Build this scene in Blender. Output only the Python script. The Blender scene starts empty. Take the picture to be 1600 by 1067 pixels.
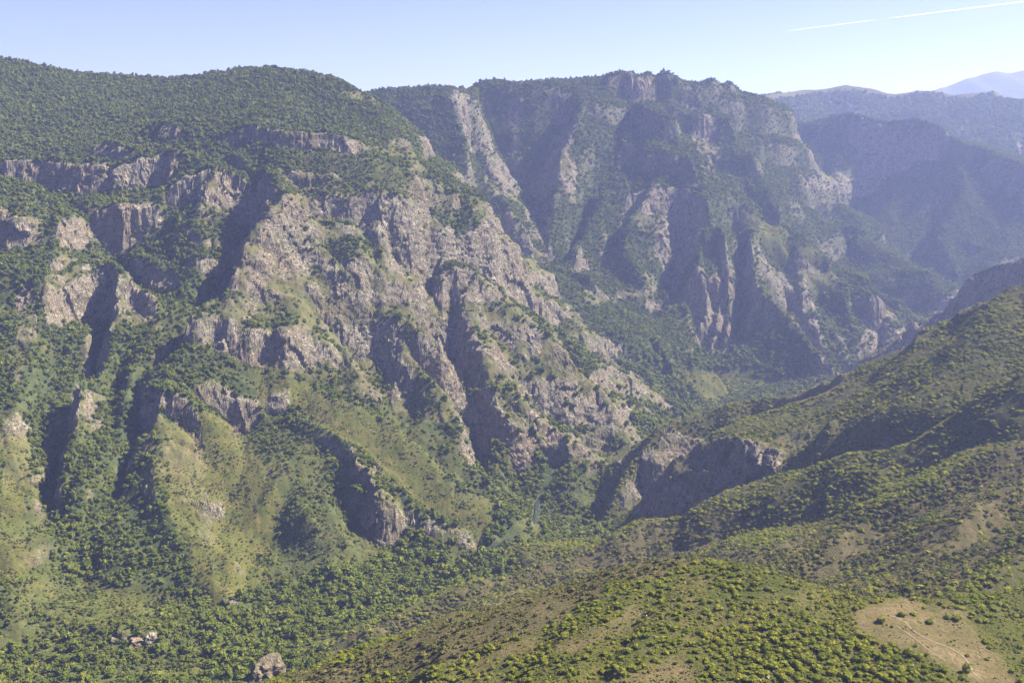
import bpy, bmesh, math, random, time
import numpy as np
from mathutils import Vector, Matrix, Euler
T0 = time.time()
sc = bpy.context.scene
COL = sc.collection
random.seed(7)

# ------------------------------------------------------------------ camera
F = 1715.0                      # focal length in photo pixels (1600 wide)
CAM_Z = 450.0                   # eye height over the river
PITCH = math.atan((533.5 - 230.0) / F)
cam_d = bpy.data.cameras.new('camera')
cam = bpy.data.objects.new('camera', cam_d)
COL.objects.link(cam)
cam_d.sensor_width = 36.0
cam_d.lens = 36.0 * F / 1600.0
cam_d.clip_start = 1.0
cam_d.clip_end = 400000.0
cam.location = (0, 0, CAM_Z)
cam.rotation_euler = (math.pi / 2 - PITCH, 0, 0)
sc.camera = cam

# ------------------------------------------------------------------ light, sky, exposure
SUN_AZ, SUN_EL = math.radians(79), math.radians(46)
sun_vec = Vector((math.sin(SUN_AZ) * math.cos(SUN_EL), math.cos(SUN_AZ) * math.cos(SUN_EL), math.sin(SUN_EL)))
sd = bpy.data.lights.new('sun', 'SUN')
sd.energy = 5.0
sd.angle = math.radians(0.53)
sd.color = (1.0, 0.90, 0.74)
so = bpy.data.objects.new('sun', sd)
so.rotation_euler = sun_vec.to_track_quat('Z', 'Y').to_euler()
so.location = (800, 300, 2500)
COL.objects.link(so)
world = bpy.data.worlds.new('World')
sc.world = world
world.use_nodes = True
wn = world.node_tree
wn.nodes.clear()
wo = wn.nodes.new('ShaderNodeOutputWorld')
bg = wn.nodes.new('ShaderNodeBackground')
sky = wn.nodes.new('ShaderNodeTexSky')
sky.sky_type = 'NISHITA'
sky.sun_disc = False
sky.sun_elevation = SUN_EL
sky.sun_rotation = SUN_AZ
sky.altitude = 1400
sky.air_density = 0.85
sky.dust_density = 0.25
sky.ozone_density = 2.0
tint = wn.nodes.new('ShaderNodeMix')
tint.data_type = 'RGBA'
tint.blend_type = 'MULTIPLY'
tint.inputs[0].default_value = 1.0
tint.inputs[7].default_value = (0.84, 0.70, 0.94, 1)
wn.links.new(sky.outputs[0], tint.inputs[6])
wn.links.new(tint.outputs[2], bg.inputs[0])
bg.inputs[1].default_value = 0.041
wn.links.new(bg.outputs[0], wo.inputs[0])
sc.view_settings.view_transform = 'Standard'
sc.view_settings.look = 'None'
sc.view_settings.gamma = 1.0
sc.view_settings.use_curve_mapping = False
sc.view_settings.exposure = 2.32
sc.cycles.use_denoising = True
sc.cycles.max_bounces = 6
sc.cycles.volume_bounces = 1
sc.cycles.transparent_max_bounces = 8
HAZE_DENSITY = 0.000072
HAZE_COLOR = (0.42, 0.52, 1.0, 1)

# ------------------------------------------------------------------ helpers
CP, SP = math.cos(PITCH), math.sin(PITCH)
def W(u, v, D):
    """pixel of the photograph at forward distance D -> world point"""
    dx, dy = (u - 800) / F, (533.5 - v) / F
    t = D / (CP + dy * SP)
    return np.array((dx * t, D, CAM_Z + (-SP + dy * CP) * t))
def project(x, y, z):
    zz = z - CAM_Z
    dep = y * CP - zz * SP
    dep = np.where(dep > 1, dep, 1)
    up = y * SP + zz * CP
    return 800 + F * x / dep, 533.5 - F * up / dep

rng = np.random.default_rng(11)
TILE = rng.random((256, 256)).astype(np.float32) * 2 - 1
TILE3 = rng.random((64, 64, 64)).astype(np.float32) * 2 - 1
def n2(x, y, s, seed=0):
    x = x / s + seed * 37.13; y = y / s + seed * 71.7
    xi = np.floor(x).astype(np.int32); yi = np.floor(y).astype(np.int32)
    fx = (x - xi).astype(np.float32); fy = (y - yi).astype(np.float32)
    fx = fx * fx * (3 - 2 * fx); fy = fy * fy * (3 - 2 * fy)
    a = TILE[xi & 255, yi & 255]; b = TILE[(xi + 1) & 255, yi & 255]
    c = TILE[xi & 255, (yi + 1) & 255]; d = TILE[(xi + 1) & 255, (yi + 1) & 255]
    return (a * (1 - fx) + b * fx) * (1 - fy) + (c * (1 - fx) + d * fx) * fy
def n3(x, y, z, s, seed=0):
    x = x / s + seed * 17.3; y = y / s + seed * 5.7; z = z / s + seed * 29.1
    xi = np.floor(x).astype(np.int32); yi = np.floor(y).astype(np.int32); zi = np.floor(z).astype(np.int32)
    fx = (x - xi).astype(np.float32); fy = (y - yi).astype(np.float32); fz = (z - zi).astype(np.float32)
    fx = fx * fx * (3 - 2 * fx); fy = fy * fy * (3 - 2 * fy); fz = fz * fz * (3 - 2 * fz)
    r = 0
    for i in (0, 1):
        wx = fx if i else 1 - fx
        for j in (0, 1):
            wy = fy if j else 1 - fy
            for k in (0, 1):
                wz = fz if k else 1 - fz
                r = r + wx * wy * wz * TILE3[(xi + i) & 63, (yi + j) & 63, (zi + k) & 63]
    return r
def blocks(x, y, z, s, seed):
    """broken rock: each cell of a jittered lattice is a tilted facet"""
    r = np.random.default_rng(seed)
    T = r.random((4096, 7)).astype(np.float32)
    x = x / s; y = y / s; z = z / s
    xi = np.floor(x).astype(np.int64); yi = np.floor(y).astype(np.int64); zi = np.floor(z).astype(np.int64)
    best = np.full(x.shape, 9e9, np.float32); out = np.zeros(x.shape, np.float32)
    for i in (-1, 0, 1):
        for j in (-1, 0, 1):
            for k in (-1, 0, 1):
                h = (((xi + i) * 73856093) ^ ((yi + j) * 19349663) ^ ((zi + k) * 83492791)) & 4095
                t = T[h]
                ex = x - (xi + i + t[:, 0]); ey = y - (yi + j + t[:, 1]); ez = z - (zi + k + t[:, 2])
                d = ex * ex + ey * ey + ez * ez
                v = (t[:, 3] - .5) * ex + (t[:, 4] - .5) * ey + (t[:, 5] - .5) * ez + .55 * (t[:, 6] - .5)
                m = d < best
                best = np.where(m, d, best); out = np.where(m, v, out)
    return out
def fbm(x, y, s, o, seed=0, gain=.5):
    r = 0; a = 1; t = 0
    for i in range(o):
        r = r + a * n2(x, y, s, seed + i * 3); t += a; a *= gain; s *= .5
    return r / t
def ridged(x, y, s, o, seed=0, gain=.5):
    r = 0; a = 1; t = 0
    for i in range(o):
        r = r + a * (1 - 2 * np.abs(n2(x, y, s, seed + i * 3))); t += a; a *= gain; s *= .5
    return r / t
def smax(a, b, k):
    h = np.clip(.5 + .5 * (a - b) / k, 0, 1)
    return b * (1 - h) + a * h + k * h * (1 - h)
def sstep(a, b, x):
    t = np.clip((x - a) / (b - a), 0, 1)
    return t * t * (3 - 2 * t)
def inside(poly, u, v):
    r = np.zeros(u.shape, bool)
    j = len(poly) - 1
    for i in range(len(poly)):
        x1, y1 = poly[i]; x2, y2 = poly[j]
        if y1 != y2:
            r ^= ((y1 > v) != (y2 > v)) & (u < (x2 - x1) * (v - y1) / (y2 - y1) + x1)
        j = i
    return r

# ------------------------------------------------------------------ the land: crests of every ridge and spur
# (zone, crest points (u, v, distance), profile on the left hand of the walk, profile on the right hand, fluting)
# a walk towards the viewer has its sunny right side on its left hand; a walk to the right has the back on its left hand
def S(s): return [(0, 0), (1000, 1000 * s)]
CL = [(0, 0), (14, 26), (60, 70), (90, 120), (300, 320), (600, 650)]          # crag, ledge, scree
CL2 = [(0, 0), (25, 70), (60, 110), (250, 280), (900, 600)]                   # sheer wall
FO = [(0, 0), (200, 105), (600, 330), (1200, 560)]                            # wooded slope
RIDGES = [
 # left massif ------------------------------------------------------------
 ('massif', [(-420,30,2150),(-150,66,2150),(0,91,2150),(100,113,2150),(200,122,2150),(300,124,2150)],
   [(0,0),(60,20),(300,280)], [(0,0),(300,125),(420,190),(470,300),(600,520),(900,900)], .05),
 ('massif', [(300,124,2150),(380,110,2100),(430,107,2050),(490,117,2010),(530,126,1990),(548,137,1980),(580,153,1970)],
   [(0,0),(60,20),(300,280)], [(0,0),(200,75),(300,128),(340,150),(380,290),(600,640)], .05),
 ('massif', [(580,153,1970),(610,190,1910),(655,234,1850),(690,300,1840),(740,347,1840),(800,417,1830),(868,474,1820),(908,500,1800),(940,550,1790),(1000,590,1770),(1060,628,1760),(1110,655,1750)],
   [(0,0),(80,75),(400,380)], [(0,0),(25,20),(60,65),(300,250),(700,450)], .25),
 ('massif', [(390,195,1760),(450,205,1720),(540,215,1720),(600,237,1780),(655,234,1850)],
   [(0,0),(20,4),(200,110)], [(0,0),(6,28),(55,54),(62,92),(150,170),(165,220),(260,330),(360,470),(600,700)], .16),
 ('massif', [(-200,255,1720),(0,258,1720),(100,250,1720),(190,262,1715),(290,240,1740),(390,195,1760)],
   [(0,0),(100,20),(300,160)], [(0,0),(22,30),(60,66),(95,120),(250,285),(450,500),(700,700)], .2),
 ('massif', [(400,240,1700),(430,298,1580),(385,375,1520),(345,450,1460),(320,490,1420),(300,550,1365),(285,610,1310)],
   [(0,0),(60,30),(200,130),(500,370)], [(0,0),(25,46),(90,135),(400,380)], .25),
 ('massif', [(300,550,1365),(285,610,1310),(268,655,1265),(262,720,1205),(268,790,1145),(290,850,1090),(330,910,1045),(375,950,1015)],
   [(0,0),(60,30),(200,130),(500,370)], [(0,0),(16,15),(110,70),(400,250)], .35),
 ('massif', [(430,298,1580),(470,320,1590),(540,345,1600)], S(.8), CL, .3),
 ('massif', [(560,300,1650),(590,400,1570),(620,500,1480),(660,580,1410),(715,660,1335)],
   [(0,0),(25,45),(80,115),(300,330)], [(0,0),(40,30),(160,130),(500,380)], .35),
 ('massif', [(470,320,1620),(490,420,1545),(520,500,1470),(560,590,1385)],
   [(0,0),(30,36),(120,130),(400,360)], [(0,0),(30,26),(160,140),(500,380)], .35),
 ('massif', [(345,450,1460),(410,455,1465),(480,465,1470),(560,480,1500)], S(.8), [(0,0),(6,30),(40,44),(48,70),(200,190),(500,400)], .2),
 ('massif', [(690,385,1660),(710,412,1600),(770,452,1590),(850,520,1560),(930,600,1530),(985,680,1480),(1000,705,1470)],
   [(0,0),(40,36),(200,130),(500,300)], [(0,0),(25,22),(120,110),(400,330)], .3),
 ('massif', [(710,412,1600),(722,480,1545),(748,560,1470),(775,640,1400)],
   S(.7), [(0,0),(10,70),(45,120),(300,330)], .25),
 ('massif', [(745,565,1460),(830,640,1420),(900,690,1380),(958,722,1390)],
   S(.5), [(0,0),(20,34),(80,80),(400,260)], .35),
 ('massif', [(390,625,1330),(470,645,1310),(545,690,1270),(600,745,1225),(650,795,1190),(700,822,1170),(762,857,1150)],
   S(.25), [(0,0),(10,20),(100,80),(300,160),(600,260)], .25),
 ('massif', [(556,700,1268),(572,716,1232),(600,760,1200),(612,800,1170)], [(0,0),(16,22),(60,60),(300,200)], [(0,0),(12,36),(60,75),(300,200)], .2),
 ('massif', [(440,640,1335),(470,720,1250),(500,800,1170),(530,880,1100),(560,930,1050)], S(.42), S(.5), .15),
 ('massif', [(480,600,1370),(560,635,1340),(640,685,1300),(720,760,1240),(788,787,1230)],
   S(.6), [(0,0),(100,45),(400,190)], .06),
 ('massif', [(660,650,1350),(720,705,1310),(780,760,1290),(820,790,1290)], S(.4), S(.5), .1),
 ('massif', [(195,272,1725),(140,312,1660),(105,345,1620),(110,395,1560),(165,412,1530),(195,440,1500),(196,500,1440),(170,560,1390),(140,612,1330),(118,622,1310),(122,690,1230),(92,760,1170),(75,830,1110),(60,900,1060)],
   [(0,0),(60,26),(300,160),(600,320)], [(0,0),(10,42),(50,90),(300,280)], .25),
 ('massif', [(165,412,1530),(200,436,1500),(240,470,1470)], S(.5), [(0,0),(8,50),(30,75),(300,260)], .3),
 ('massif', [(290,240,1740),(335,262,1670),(320,310,1635),(308,345,1600),(300,430,1530),(250,500,1440),(215,580,1360),(190,650,1295),(165,740,1210),(150,830,1130)],
   [(0,0),(20,14),(100,70),(400,300)], [(0,0),(25,22),(150,110),(400,300)], .25),
 ('massif', [(335,262,1670),(370,275,1660),(400,300,1650)], S(.6), [(0,0),(10,60),(40,85),(300,280)], .3),
 ('massif', [(-60,260,1700),(40,290,1630),(72,330,1590),(70,400,1520),(60,450,1470),(50,520,1400),(36,590,1335),(22,660,1265),(38,740,1190),(20,800,1120),(5,860,1075),(-40,950,1000)],
   [(0,0),(20,14),(120,75),(400,270)], [(0,0),(200,60),(600,240)], .25),
 ('massif', [(-350,500,1300),(-200,600,1230),(-60,720,1150),(-20,800,1090),(15,880,1035),(40,960,975),(60,1030,925)], S(.4), S(.4), .2),
 # far massif -------------------------------------------------------------
 ('far', [(430,120,2700),(560,148,2560),(590,143,2500),(640,139,2490),(705,138,2490),(716,142,2500),(733,147,2620),(770,131,2640),(830,130,2650),(910,124,2680),(955,119,2690),(985,114,2690),(1016,124,2700),(1035,117,2700),(1100,134,2740),(1185,150,2800),(1215,165,2860)],
   [(0,0),(200,30),(500,250)], [(0,0),(40,30),(70,110),(160,250),(400,430),(900,650)], .15),
 ('far', [(600,150,2480),(640,230,2400),(670,300,2320)], S(.9), S(.8), .2),
 ('far', [(712,142,2490),(722,190,2420),(728,240,2360),(740,310,2290),(749,372,2230),(770,420,2190)],
   [(0,0),(15,60),(60,150),(300,400)], [(0,0),(40,40),(100,110),(400,380)], .25),
 ('far', [(930,127,2660),(903,165,2560),(893,210,2480),(886,260,2400),(871,320,2330),(862,370,2270),(848,412,2210)],
   [(0,0),(60,50),(300,290)], [(0,0),(30,40),(150,190),(500,520)], .22),
 ('far', [(985,118,2680),(992,160,2640),(1010,170,2540),(1050,188,2480),(1076,230,2420),(1095,280,2350),(1108,330,2280),(1098,400,2195),(1110,470,2120),(1112,555,2050)],
   [(0,0),(30,34),(150,150),(500,430)], [(0,0),(60,80),(200,240),(500,520)], .25),
 ('far', [(1050,188,2480),(1085,230,2440),(1120,277,2400),(1180,332,2350),(1250,374,2300),(1290,404,2270),(1315,452,2220),(1338,512,2155),(1349,562,2105),(1340,592,2075)],
   [(0,0),(20,18),(60,60),(400,380)], [(0,0),(60,40),(110,110),(400,360)], .25),
 ('far', [(1030,280,2380),(1000,330,2300),(985,390,2215),(1000,450,2145),(1004,510,2100)], [(0,0),(20,28),(300,290)], [(0,0),(25,40),(300,330)], .3),
 ('far', [(960,270,2400),(930,320,2330),(902,378,2240),(888,440,2160)], [(0,0),(20,24),(300,280)], [(0,0),(25,40),(300,330)], .3),
 ('far', [(1108,330,2280),(1124,390,2190),(1132,450,2125),(1136,530,2060)], [(0,0),(10,30),(60,90),(300,280)], [(0,0),(14,40),(60,90),(300,280)], .3),
 ('far', [(1090,392,2190),(1082,440,2130),(1092,500,2085),(1085,545,2060)], [(0,0),(10,30),(60,90),(300,280)], [(0,0),(14,40),(60,90),(300,280)], .3),
 ('far', [(1180,335,2345),(1165,380,2220),(1180,430,2140),(1205,472,2085),(1218,486,2070),(1255,535,2020),(1300,575,1985),(1328,592,1975)],
   [(0,0),(14,20),(80,80),(300,240)], [(0,0),(12,40),(60,90),(300,250)], .28),
 ('far', [(1240,372,2305),(1235,430,2220),(1262,480,2150),(1290,540,2090)], S(.9), S(1.0), .3),
 ('far', [(1050,120,2710),(1110,170,2650),(1150,222,2600),(1190,272,2550),(1216,332,2470),(1225,380,2420)],
   [(0,0),(60,50),(300,280)], S(.9), .22),
 # wooded hills round the far bowl ------------------------------------------
 ('bowl', [(1150,160,3300),(1200,205,3350),(1310,187,3330),(1400,193,3230),(1500,218,3080),(1560,243,2980),(1610,262,2880),(1750,330,2700)],
   S(.2), [(0,0),(30,90),(120,180),(500,420),(900,560)], .2),
 ('bowl', [(1500,222,3110),(1505,300,2920),(1475,370,2780),(1490,420,2690),(1500,480,2600)], S(.45), [(0,0),(60,70),(300,250)], .2),
 ('bowl', [(1300,360,2700),(1340,372,2620),(1400,398,2560),(1460,440,2480),(1490,480,2420)], S(.5), S(.7), .2),
 ('bowl', [(1600,330,2850),(1560,390,2700),(1530,450,2550)], S(.5), S(.5), .2),
 ('bowl', [(1325,458,2440),(1360,463,2420),(1402,472,2390),(1440,517,2340),(1450,560,2300)], [(0,0),(15,14),(200,150)], [(0,0),(10,40),(40,75),(300,240)], .25),
 # slope on the near side ------------------------------------------------
 ('slope', [(1800,380,1750),(1700,385,1790),(1600,405,1820),(1550,418,1840),(1514,442,1850),(1490,482,1850),(1430,522,1840),(1380,562,1830),(1340,600,1820)],
   [(0,0),(40,80),(200,170),(500,260)], S(.5), .2),
 ('slope', [(2000,300,1150),(1800,380,1130),(1600,462,1150),(1500,512,1200),(1440,545,1235),(1420,554,1248)],
   [(0,0),(60,10),(230,80),(300,150),(400,280)], [(0,0),(8,16),(60,60),(300,200)], .15),
 ('slope', [(1420,554,1248),(1345,582,1300),(1250,602,1350),(1200,627,1380),(1130,642,1385),(1062,652,1378)],
   [(0,0),(60,26),(76,75),(104,125),(250,180)], [(0,0),(8,16),(60,60),(300,200)], .25),
 ('slope', [(1100,646,1382),(1062,652,1378),(1036,655,1368),(1001,714,1330),(960,780,1290),(930,825,1265)],
   [(0,0),(10,18),(34,72),(200,110)], [(0,0),(8,16),(60,60),(300,200)], .25),
 ('slope', [(1062,670,1378),(1073,700,1348),(1083,745,1322),(1080,790,1308)], [(0,0),(10,30),(60,70),(300,150)], [(0,0),(14,50),(50,80),(300,150)], .3),
 ('slope', [(1180,638,1385),(1215,690,1330),(1240,735,1300)], [(0,0),(20,16),(300,150)], [(0,0),(14,40),(60,70),(300,150)], .3),
 ('slope', [(1900,430,960),(1750,510,930),(1650,562,910),(1500,640,925),(1400,676,930),(1300,716,960),(1200,752,980),(1120,784,990),(1062,810,1000),(1000,824,1000),(940,852,990),(850,882,980),(760,907,970),(650,942,950),(560,977,930),(520,1002,920),(470,1040,900)],
   [(0,0),(30,7),(100,38),(400,160)], [(0,0),(20,14),(60,60),(300,200)], .22),
 ('slope', [(1850,560,880),(1650,662,840),(1500,742,800),(1400,792,780),(1320,835,760),(1260,870,740),(1200,895,720)],
   [(0,0),(20,10),(100,40),(300,110)], [(0,0),(40,14),(200,90)], .3),
 ('slope', [(1800,690,800),(1650,760,740),(1550,805,700),(1450,862,660),(1385,905,620),(1340,932,590)],
   [(0,0),(15,10),(80,42),(300,120)], [(0,0),(30,14),(150,75)], .3),
 ('slope', [(1750,820,640),(1600,868,600),(1520,905,580),(1470,938,562)], [(0,0),(20,14),(80,50)], [(0,0),(30,14),(150,75)], .3),
 ('slope', [(1400,745,920),(1290,800,900),(1180,842,880),(1080,872,860),(980,905,850)], [(0,0),(20,14),(100,50),(300,130)], [(0,0),(20,12),(150,75)], .3),
 # knoll right below ------------------------------------------------------
 ('knoll', [(1900,890,520),(1750,905,515),(1600,918,500),(1450,934,485),(1330,934,480),(1240,908,490),(1150,898,500),(1080,891,515),(1020,887,520),(950,898,530),(850,928,540),(740,963,550),(650,988,550),(550,1015,550),(430,1066,560),(330,1120,560)],
   [(0,0),(150,24),(300,90)], [(0,0),(15,8),(60,52),(250,215)], .15),
 ('floor', [(165,978,965),(205,972,963),(244,984,950)], S(.22), [(0,0),(4,9),(16,13),(80,22)], .4),
 # rock stub by the river at the lower left
 ('floor', [(395,1062,885),(415,1040,880),(440,1045,880)], S(1.2), S(1.3), .2),
]
RIVER = [(-400,1150,800),(-100,1090,850),(150,1062,876),(300,1010,938),(420,985,975),(560,950,1025),(680,905,1095),(790,868,1165),(835,835,1232),(840,800,1310),(880,760,1400),(960,715,1550),(1060,660,1790),(1130,632,1920),(1210,612,2020),(1290,605,2090),(1360,585,2200),(1420,570,2330),(1500,560,2500)]
ZONES = ['massif', 'far', 'bowl', 'slope', 'knoll', 'floor']

GS = 5.0
GX = np.arange(-2300, 2300.1, GS, dtype=np.float32)
GY = np.arange(220, 3900.1, GS, dtype=np.float32)
XX, YY = np.meshgrid(GX, GY)
wx = XX + 16 * n2(XX, YY, 130, 1) + 7 * n2(XX, YY, 48, 2)
wy = YY + 16 * n2(XX, YY, 130, 3) + 7 * n2(XX, YY, 48, 4)
wx = wx.astype(np.float32); wy = wy.astype(np.float32)

def polyline_field(P, X, Y):
    """distance to the crest, signed side (-1..1), height at the foot point, metres along"""
    best = np.full(X.shape, 1e9, np.float32); side = np.zeros_like(best); zz = np.zeros_like(best); al = np.zeros_like(best)
    s0 = 0.0
    for a, b in zip(P[:-1], P[1:]):
        ex, ey = b[0] - a[0], b[1] - a[1]
        L2 = ex * ex + ey * ey + 1e-6
        L = math.sqrt(L2)
        px = X - np.float32(a[0]); py = Y - np.float32(a[1])
        tr = (px * ex + py * ey) / L2
        t = np.clip(tr, 0, 1).astype(np.float32)
        qx = px - t * ex; qy = py - t * ey
        d = np.sqrt(qx * qx + qy * qy)
        m = d < best
        best = np.where(m, d, best)
        sgn = (ex * py - ey * px) / (L * np.maximum(d, .5))
        side = np.where(m, np.clip(sgn, -1, 1), side)
        zz = np.where(m, a[2] + t * (b[2] - a[2]), zz)
        al = np.where(m, s0 + t * L, al)
        s0 += L
    return best, side, zz, al
def prof(p, d):
    xs = [q[0] for q in p]; ys = [q[1] for q in p]
    r = np.interp(d, xs, ys)
    s = (ys[-1] - ys[-2]) / (xs[-1] - xs[-2])
    return (r + np.maximum(d - xs[-1], 0) * s).astype(np.float32)

rv = np.array([W(*p) for p in RIVER])
rv[:, 2] = np.maximum.accumulate(np.linspace(-3, 0, len(rv)) + np.clip((rv[:, 1] - 1250) * .022, 0, 60))
d, sd_, zr, al = polyline_field(rv, wx, wy)
H = zr + np.interp(d, [0, 5, 12, 120, 400, 900], [-2, -1.5, 1, 8, 40, 60]).astype(np.float32) + 4 * n2(XX, YY, 60, 9) * sstep(10, 60, d)
river_d = polyline_field(rv, XX, YY)[0]
OWN = np.full(H.shape, ZONES.index('floor'), np.int8)
for ri, (zone, pts, pl, pr, fl) in enumerate(RIDGES):
    P = [W(*p) for p in pts]
    xs = [p[0] for p in P]; ys = [p[1] for p in P]; zm = max(p[2] for p in P)
    R = 1300.0
    i0 = max(0, int((min(ys) - R - GY[0]) / GS)); i1 = min(len(GY), int((max(ys) + R - GY[0]) / GS) + 2)
    j0 = max(0, int((min(xs) - R - GX[0]) / GS)); j1 = min(len(GX), int((max(xs) + R - GX[0]) / GS) + 2)
    if i1 <= i0 or j1 <= j0: continue
    X_, Y_ = wx[i0:i1, j0:j1], wy[i0:i1, j0:j1]
    d, s, z, a = polyline_field(P, X_, Y_)
    fx = a * .8 + 8 * s
    flute = 1 + fl * (n2(fx, d * .12 + ri * 50, 70, ri) * 1.0 + .7 * n2(fx, d * .15 + ri * 50, 28, ri + 5)) * sstep(5, 60, d)
    wl = (1 + s) * .5
    wl = wl * wl * (3 - 2 * wl)
    drop = prof(pl, d) * wl + prof(pr, d) * (1 - wl)
    if zone != 'floor':
        nose = np.clip(1 - np.abs(s) * 1.15, 0, 1)      # beyond the ends the land falls away
        drop = drop + nose * d * .55
    hz = z - drop * flute + 2.5 * n2(a, a * 0 + ri * 13, 30, ri)
    h0 = H[i0:i1, j0:j1]
    OWN[i0:i1, j0:j1] = np.where(hz > h0, ZONES.index(zone), OWN[i0:i1, j0:j1])
    H[i0:i1, j0:j1] = smax(h0, hz, 4.0)
print('ridges', time.time() - T0)

def grad(Hh):
    gy, gx = np.gradient(Hh, GS)
    return gx, gy
def blur(A, n=1):
    for _ in range(n):
        A = (np.roll(A, 1, 0) + np.roll(A, -1, 0) + 2 * A) * .25
        A = (np.roll(A, 1, 1) + np.roll(A, -1, 1) + 2 * A) * .25
    return A
gx, gy = grad(blur(H, 4))
slope = np.hypot(gx, gy)
steep = sstep(.45, 1.0, slope)
rug = np.where(OWN == 4, .22, np.where(OWN == 3, .75, 1.0))
H = H + rug * np.where(OWN == 3, .55 + .6 * steep, .25 + .75 * steep) * (9 * (ridged(XX, YY, 120, 3, 21) - .3) + 5 * (-.3 + ridged(XX + 11 * n2(XX, YY, 40, 40), YY, 42, 3, 31)))
# strata: benches and small cliffs, dipping to the right
def strata(Hh, amt):
    st = Hh + .10 * XX - .05 * YY + 22 * n2(XX, YY, 210, 50) + 6 * n2(XX, YY, 55, 51)
    out = Hh
    for per, a in ((78.0, .95), (29.0, .7)):
        ph = st / per
        f = ph - np.floor(ph)
        g = np.interp(f, [0, .26, .48, 1.0], [0, .64, .80, 1.0])   # cliff then bench
        out = out + amt * a * per * (g - f) * sstep(-.55, .25, n2(XX, YY, 5 * per, 52 + int(per)))
    return out
zone_rock = np.isin(OWN, [0, 1, 2]).astype(np.float32)
H = strata(H, steep * (.35 + .65 * zone_rock) * sstep(-.5, .3, n2(XX, YY, 220, 60) + .35))
H = blur(H, 1) * .5 + H * .5
print('noise', time.time() - T0)

# running water: many drops walk downhill together and carve the gullies
def erode(H, drops, steps, seed):
    r = np.random.default_rng(seed)
    ny, nx = H.shape
    for b in range(5):
        n = drops // 5
        x = r.random(n) * (nx - 4) + 1.5; y = r.random(n) * (ny - 4) + 1.5
        vx = np.zeros(n); vy = np.zeros(n); load = np.zeros(n)
        for s in range(steps):
            xi = np.clip(x.astype(int), 1, nx - 3); yi = np.clip(y.astype(int), 1, ny - 3)
            fx = x - xi; fy = y - yi
            a = H[yi, xi]; b1 = H[yi, xi + 1]; c = H[yi + 1, xi]; d1 = H[yi + 1, xi + 1]
            gx_ = (b1 - a) * (1 - fy) + (d1 - c) * fy; gy_ = (c - a) * (1 - fx) + (d1 - b1) * fx
            vx = vx * .35 - gx_; vy = vy * .35 - gy_
            l = np.hypot(vx, vy) + 1e-6
            h0 = a * (1 - fx) * (1 - fy) + b1 * fx * (1 - fy) + c * (1 - fx) * fy + d1 * fx * fy
            x = np.clip(x + vx / l, 1, nx - 3); y = np.clip(y + vy / l, 1, ny - 3)
            x2 = x.astype(int); y2 = y.astype(int); fx2 = x - x2; fy2 = y - y2
            h1 = H[y2, x2] * (1 - fx2) * (1 - fy2) + H[y2, x2 + 1] * fx2 * (1 - fy2) + H[y2 + 1, x2] * (1 - fx2) * fy2 + H[y2 + 1, x2 + 1] * fx2 * fy2
            dh = h0 - h1
            cap = np.clip(dh, 0, 4) * .9
            ch = np.where(load > cap, -(load - cap) * .25, np.minimum((cap - load) * .16, np.maximum(dh, 0) * .6))
            ch = np.where(dh < 0, -np.minimum(load, -dh), ch)
            load = load + ch
            np.add.at(H, (yi, xi), -ch * (1 - fx) * (1 - fy)); np.add.at(H, (yi, xi + 1), -ch * fx * (1 - fy))
            np.add.at(H, (yi + 1, xi), -ch * (1 - fx) * fy); np.add.at(H, (yi + 1, xi + 1), -ch * fx * fy)
    return H
H0 = H.copy()
H = erode(H.astype(np.float64), 60000, 45, 5)
H = H0 + np.clip(H - H0, -14, 6)
H = H.astype(np.float32)
def gsample(A, x, y):
    fx = np.clip((x - GX[0]) / GS, 0, len(GX) - 1.001); fy = np.clip((y - GY[0]) / GS, 0, len(GY) - 1.001)
    xi = fx.astype(np.int32); yi = fy.astype(np.int32); fx = fx - xi; fy = fy - yi
    return A[yi, xi] * (1 - fx) * (1 - fy) + A[yi, xi + 1] * fx * (1 - fy) + A[yi + 1, xi] * (1 - fx) * fy + A[yi + 1, xi + 1] * fx * fy
def gnear(A, x, y):
    xi = np.clip(np.rint((x - GX[0]) / GS).astype(int), 0, len(GX) - 1); yi = np.clip(np.rint((y - GY[0]) / GS).astype(int), 0, len(GY) - 1)
    return A[yi, xi]

# settle the crests back to their surveyed heights
num = np.zeros_like(H); den = np.full_like(H, .25)
for zone, pts, pl, pr, fl in RIDGES:
    P = [W(*p) for p in pts]
    dense = []
    for a, b in zip(P[:-1], P[1:]):
        k = max(1, int(np.linalg.norm((b - a)[:2]) / 35))
        dense += [a + (b - a) * i / k for i in range(k)]
    for q in dense + [P[-1]]:
        if not (GX[0] + 200 < q[0] < GX[-1] - 200 and GY[0] + 200 < q[1] < GY[-1] - 200): continue
        res = float(q[2] - gsample(H, np.array([q[0]]), np.array([q[1]]))[0])
        i, j = int((q[1] - GY[0]) / GS), int((q[0] - GX[0]) / GS)
        R = 26
        sl_ = (slice(i - R, i + R + 1), slice(j - R, j + R + 1))
        g = np.exp(-(((XX[sl_] - q[0]) ** 2 + (YY[sl_] - q[1]) ** 2) / (2 * 26.0 ** 2)))
        num[sl_] += g * np.clip(res, -90, 60); den[sl_] += g
H = H + blur(num / den, 3)
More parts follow.
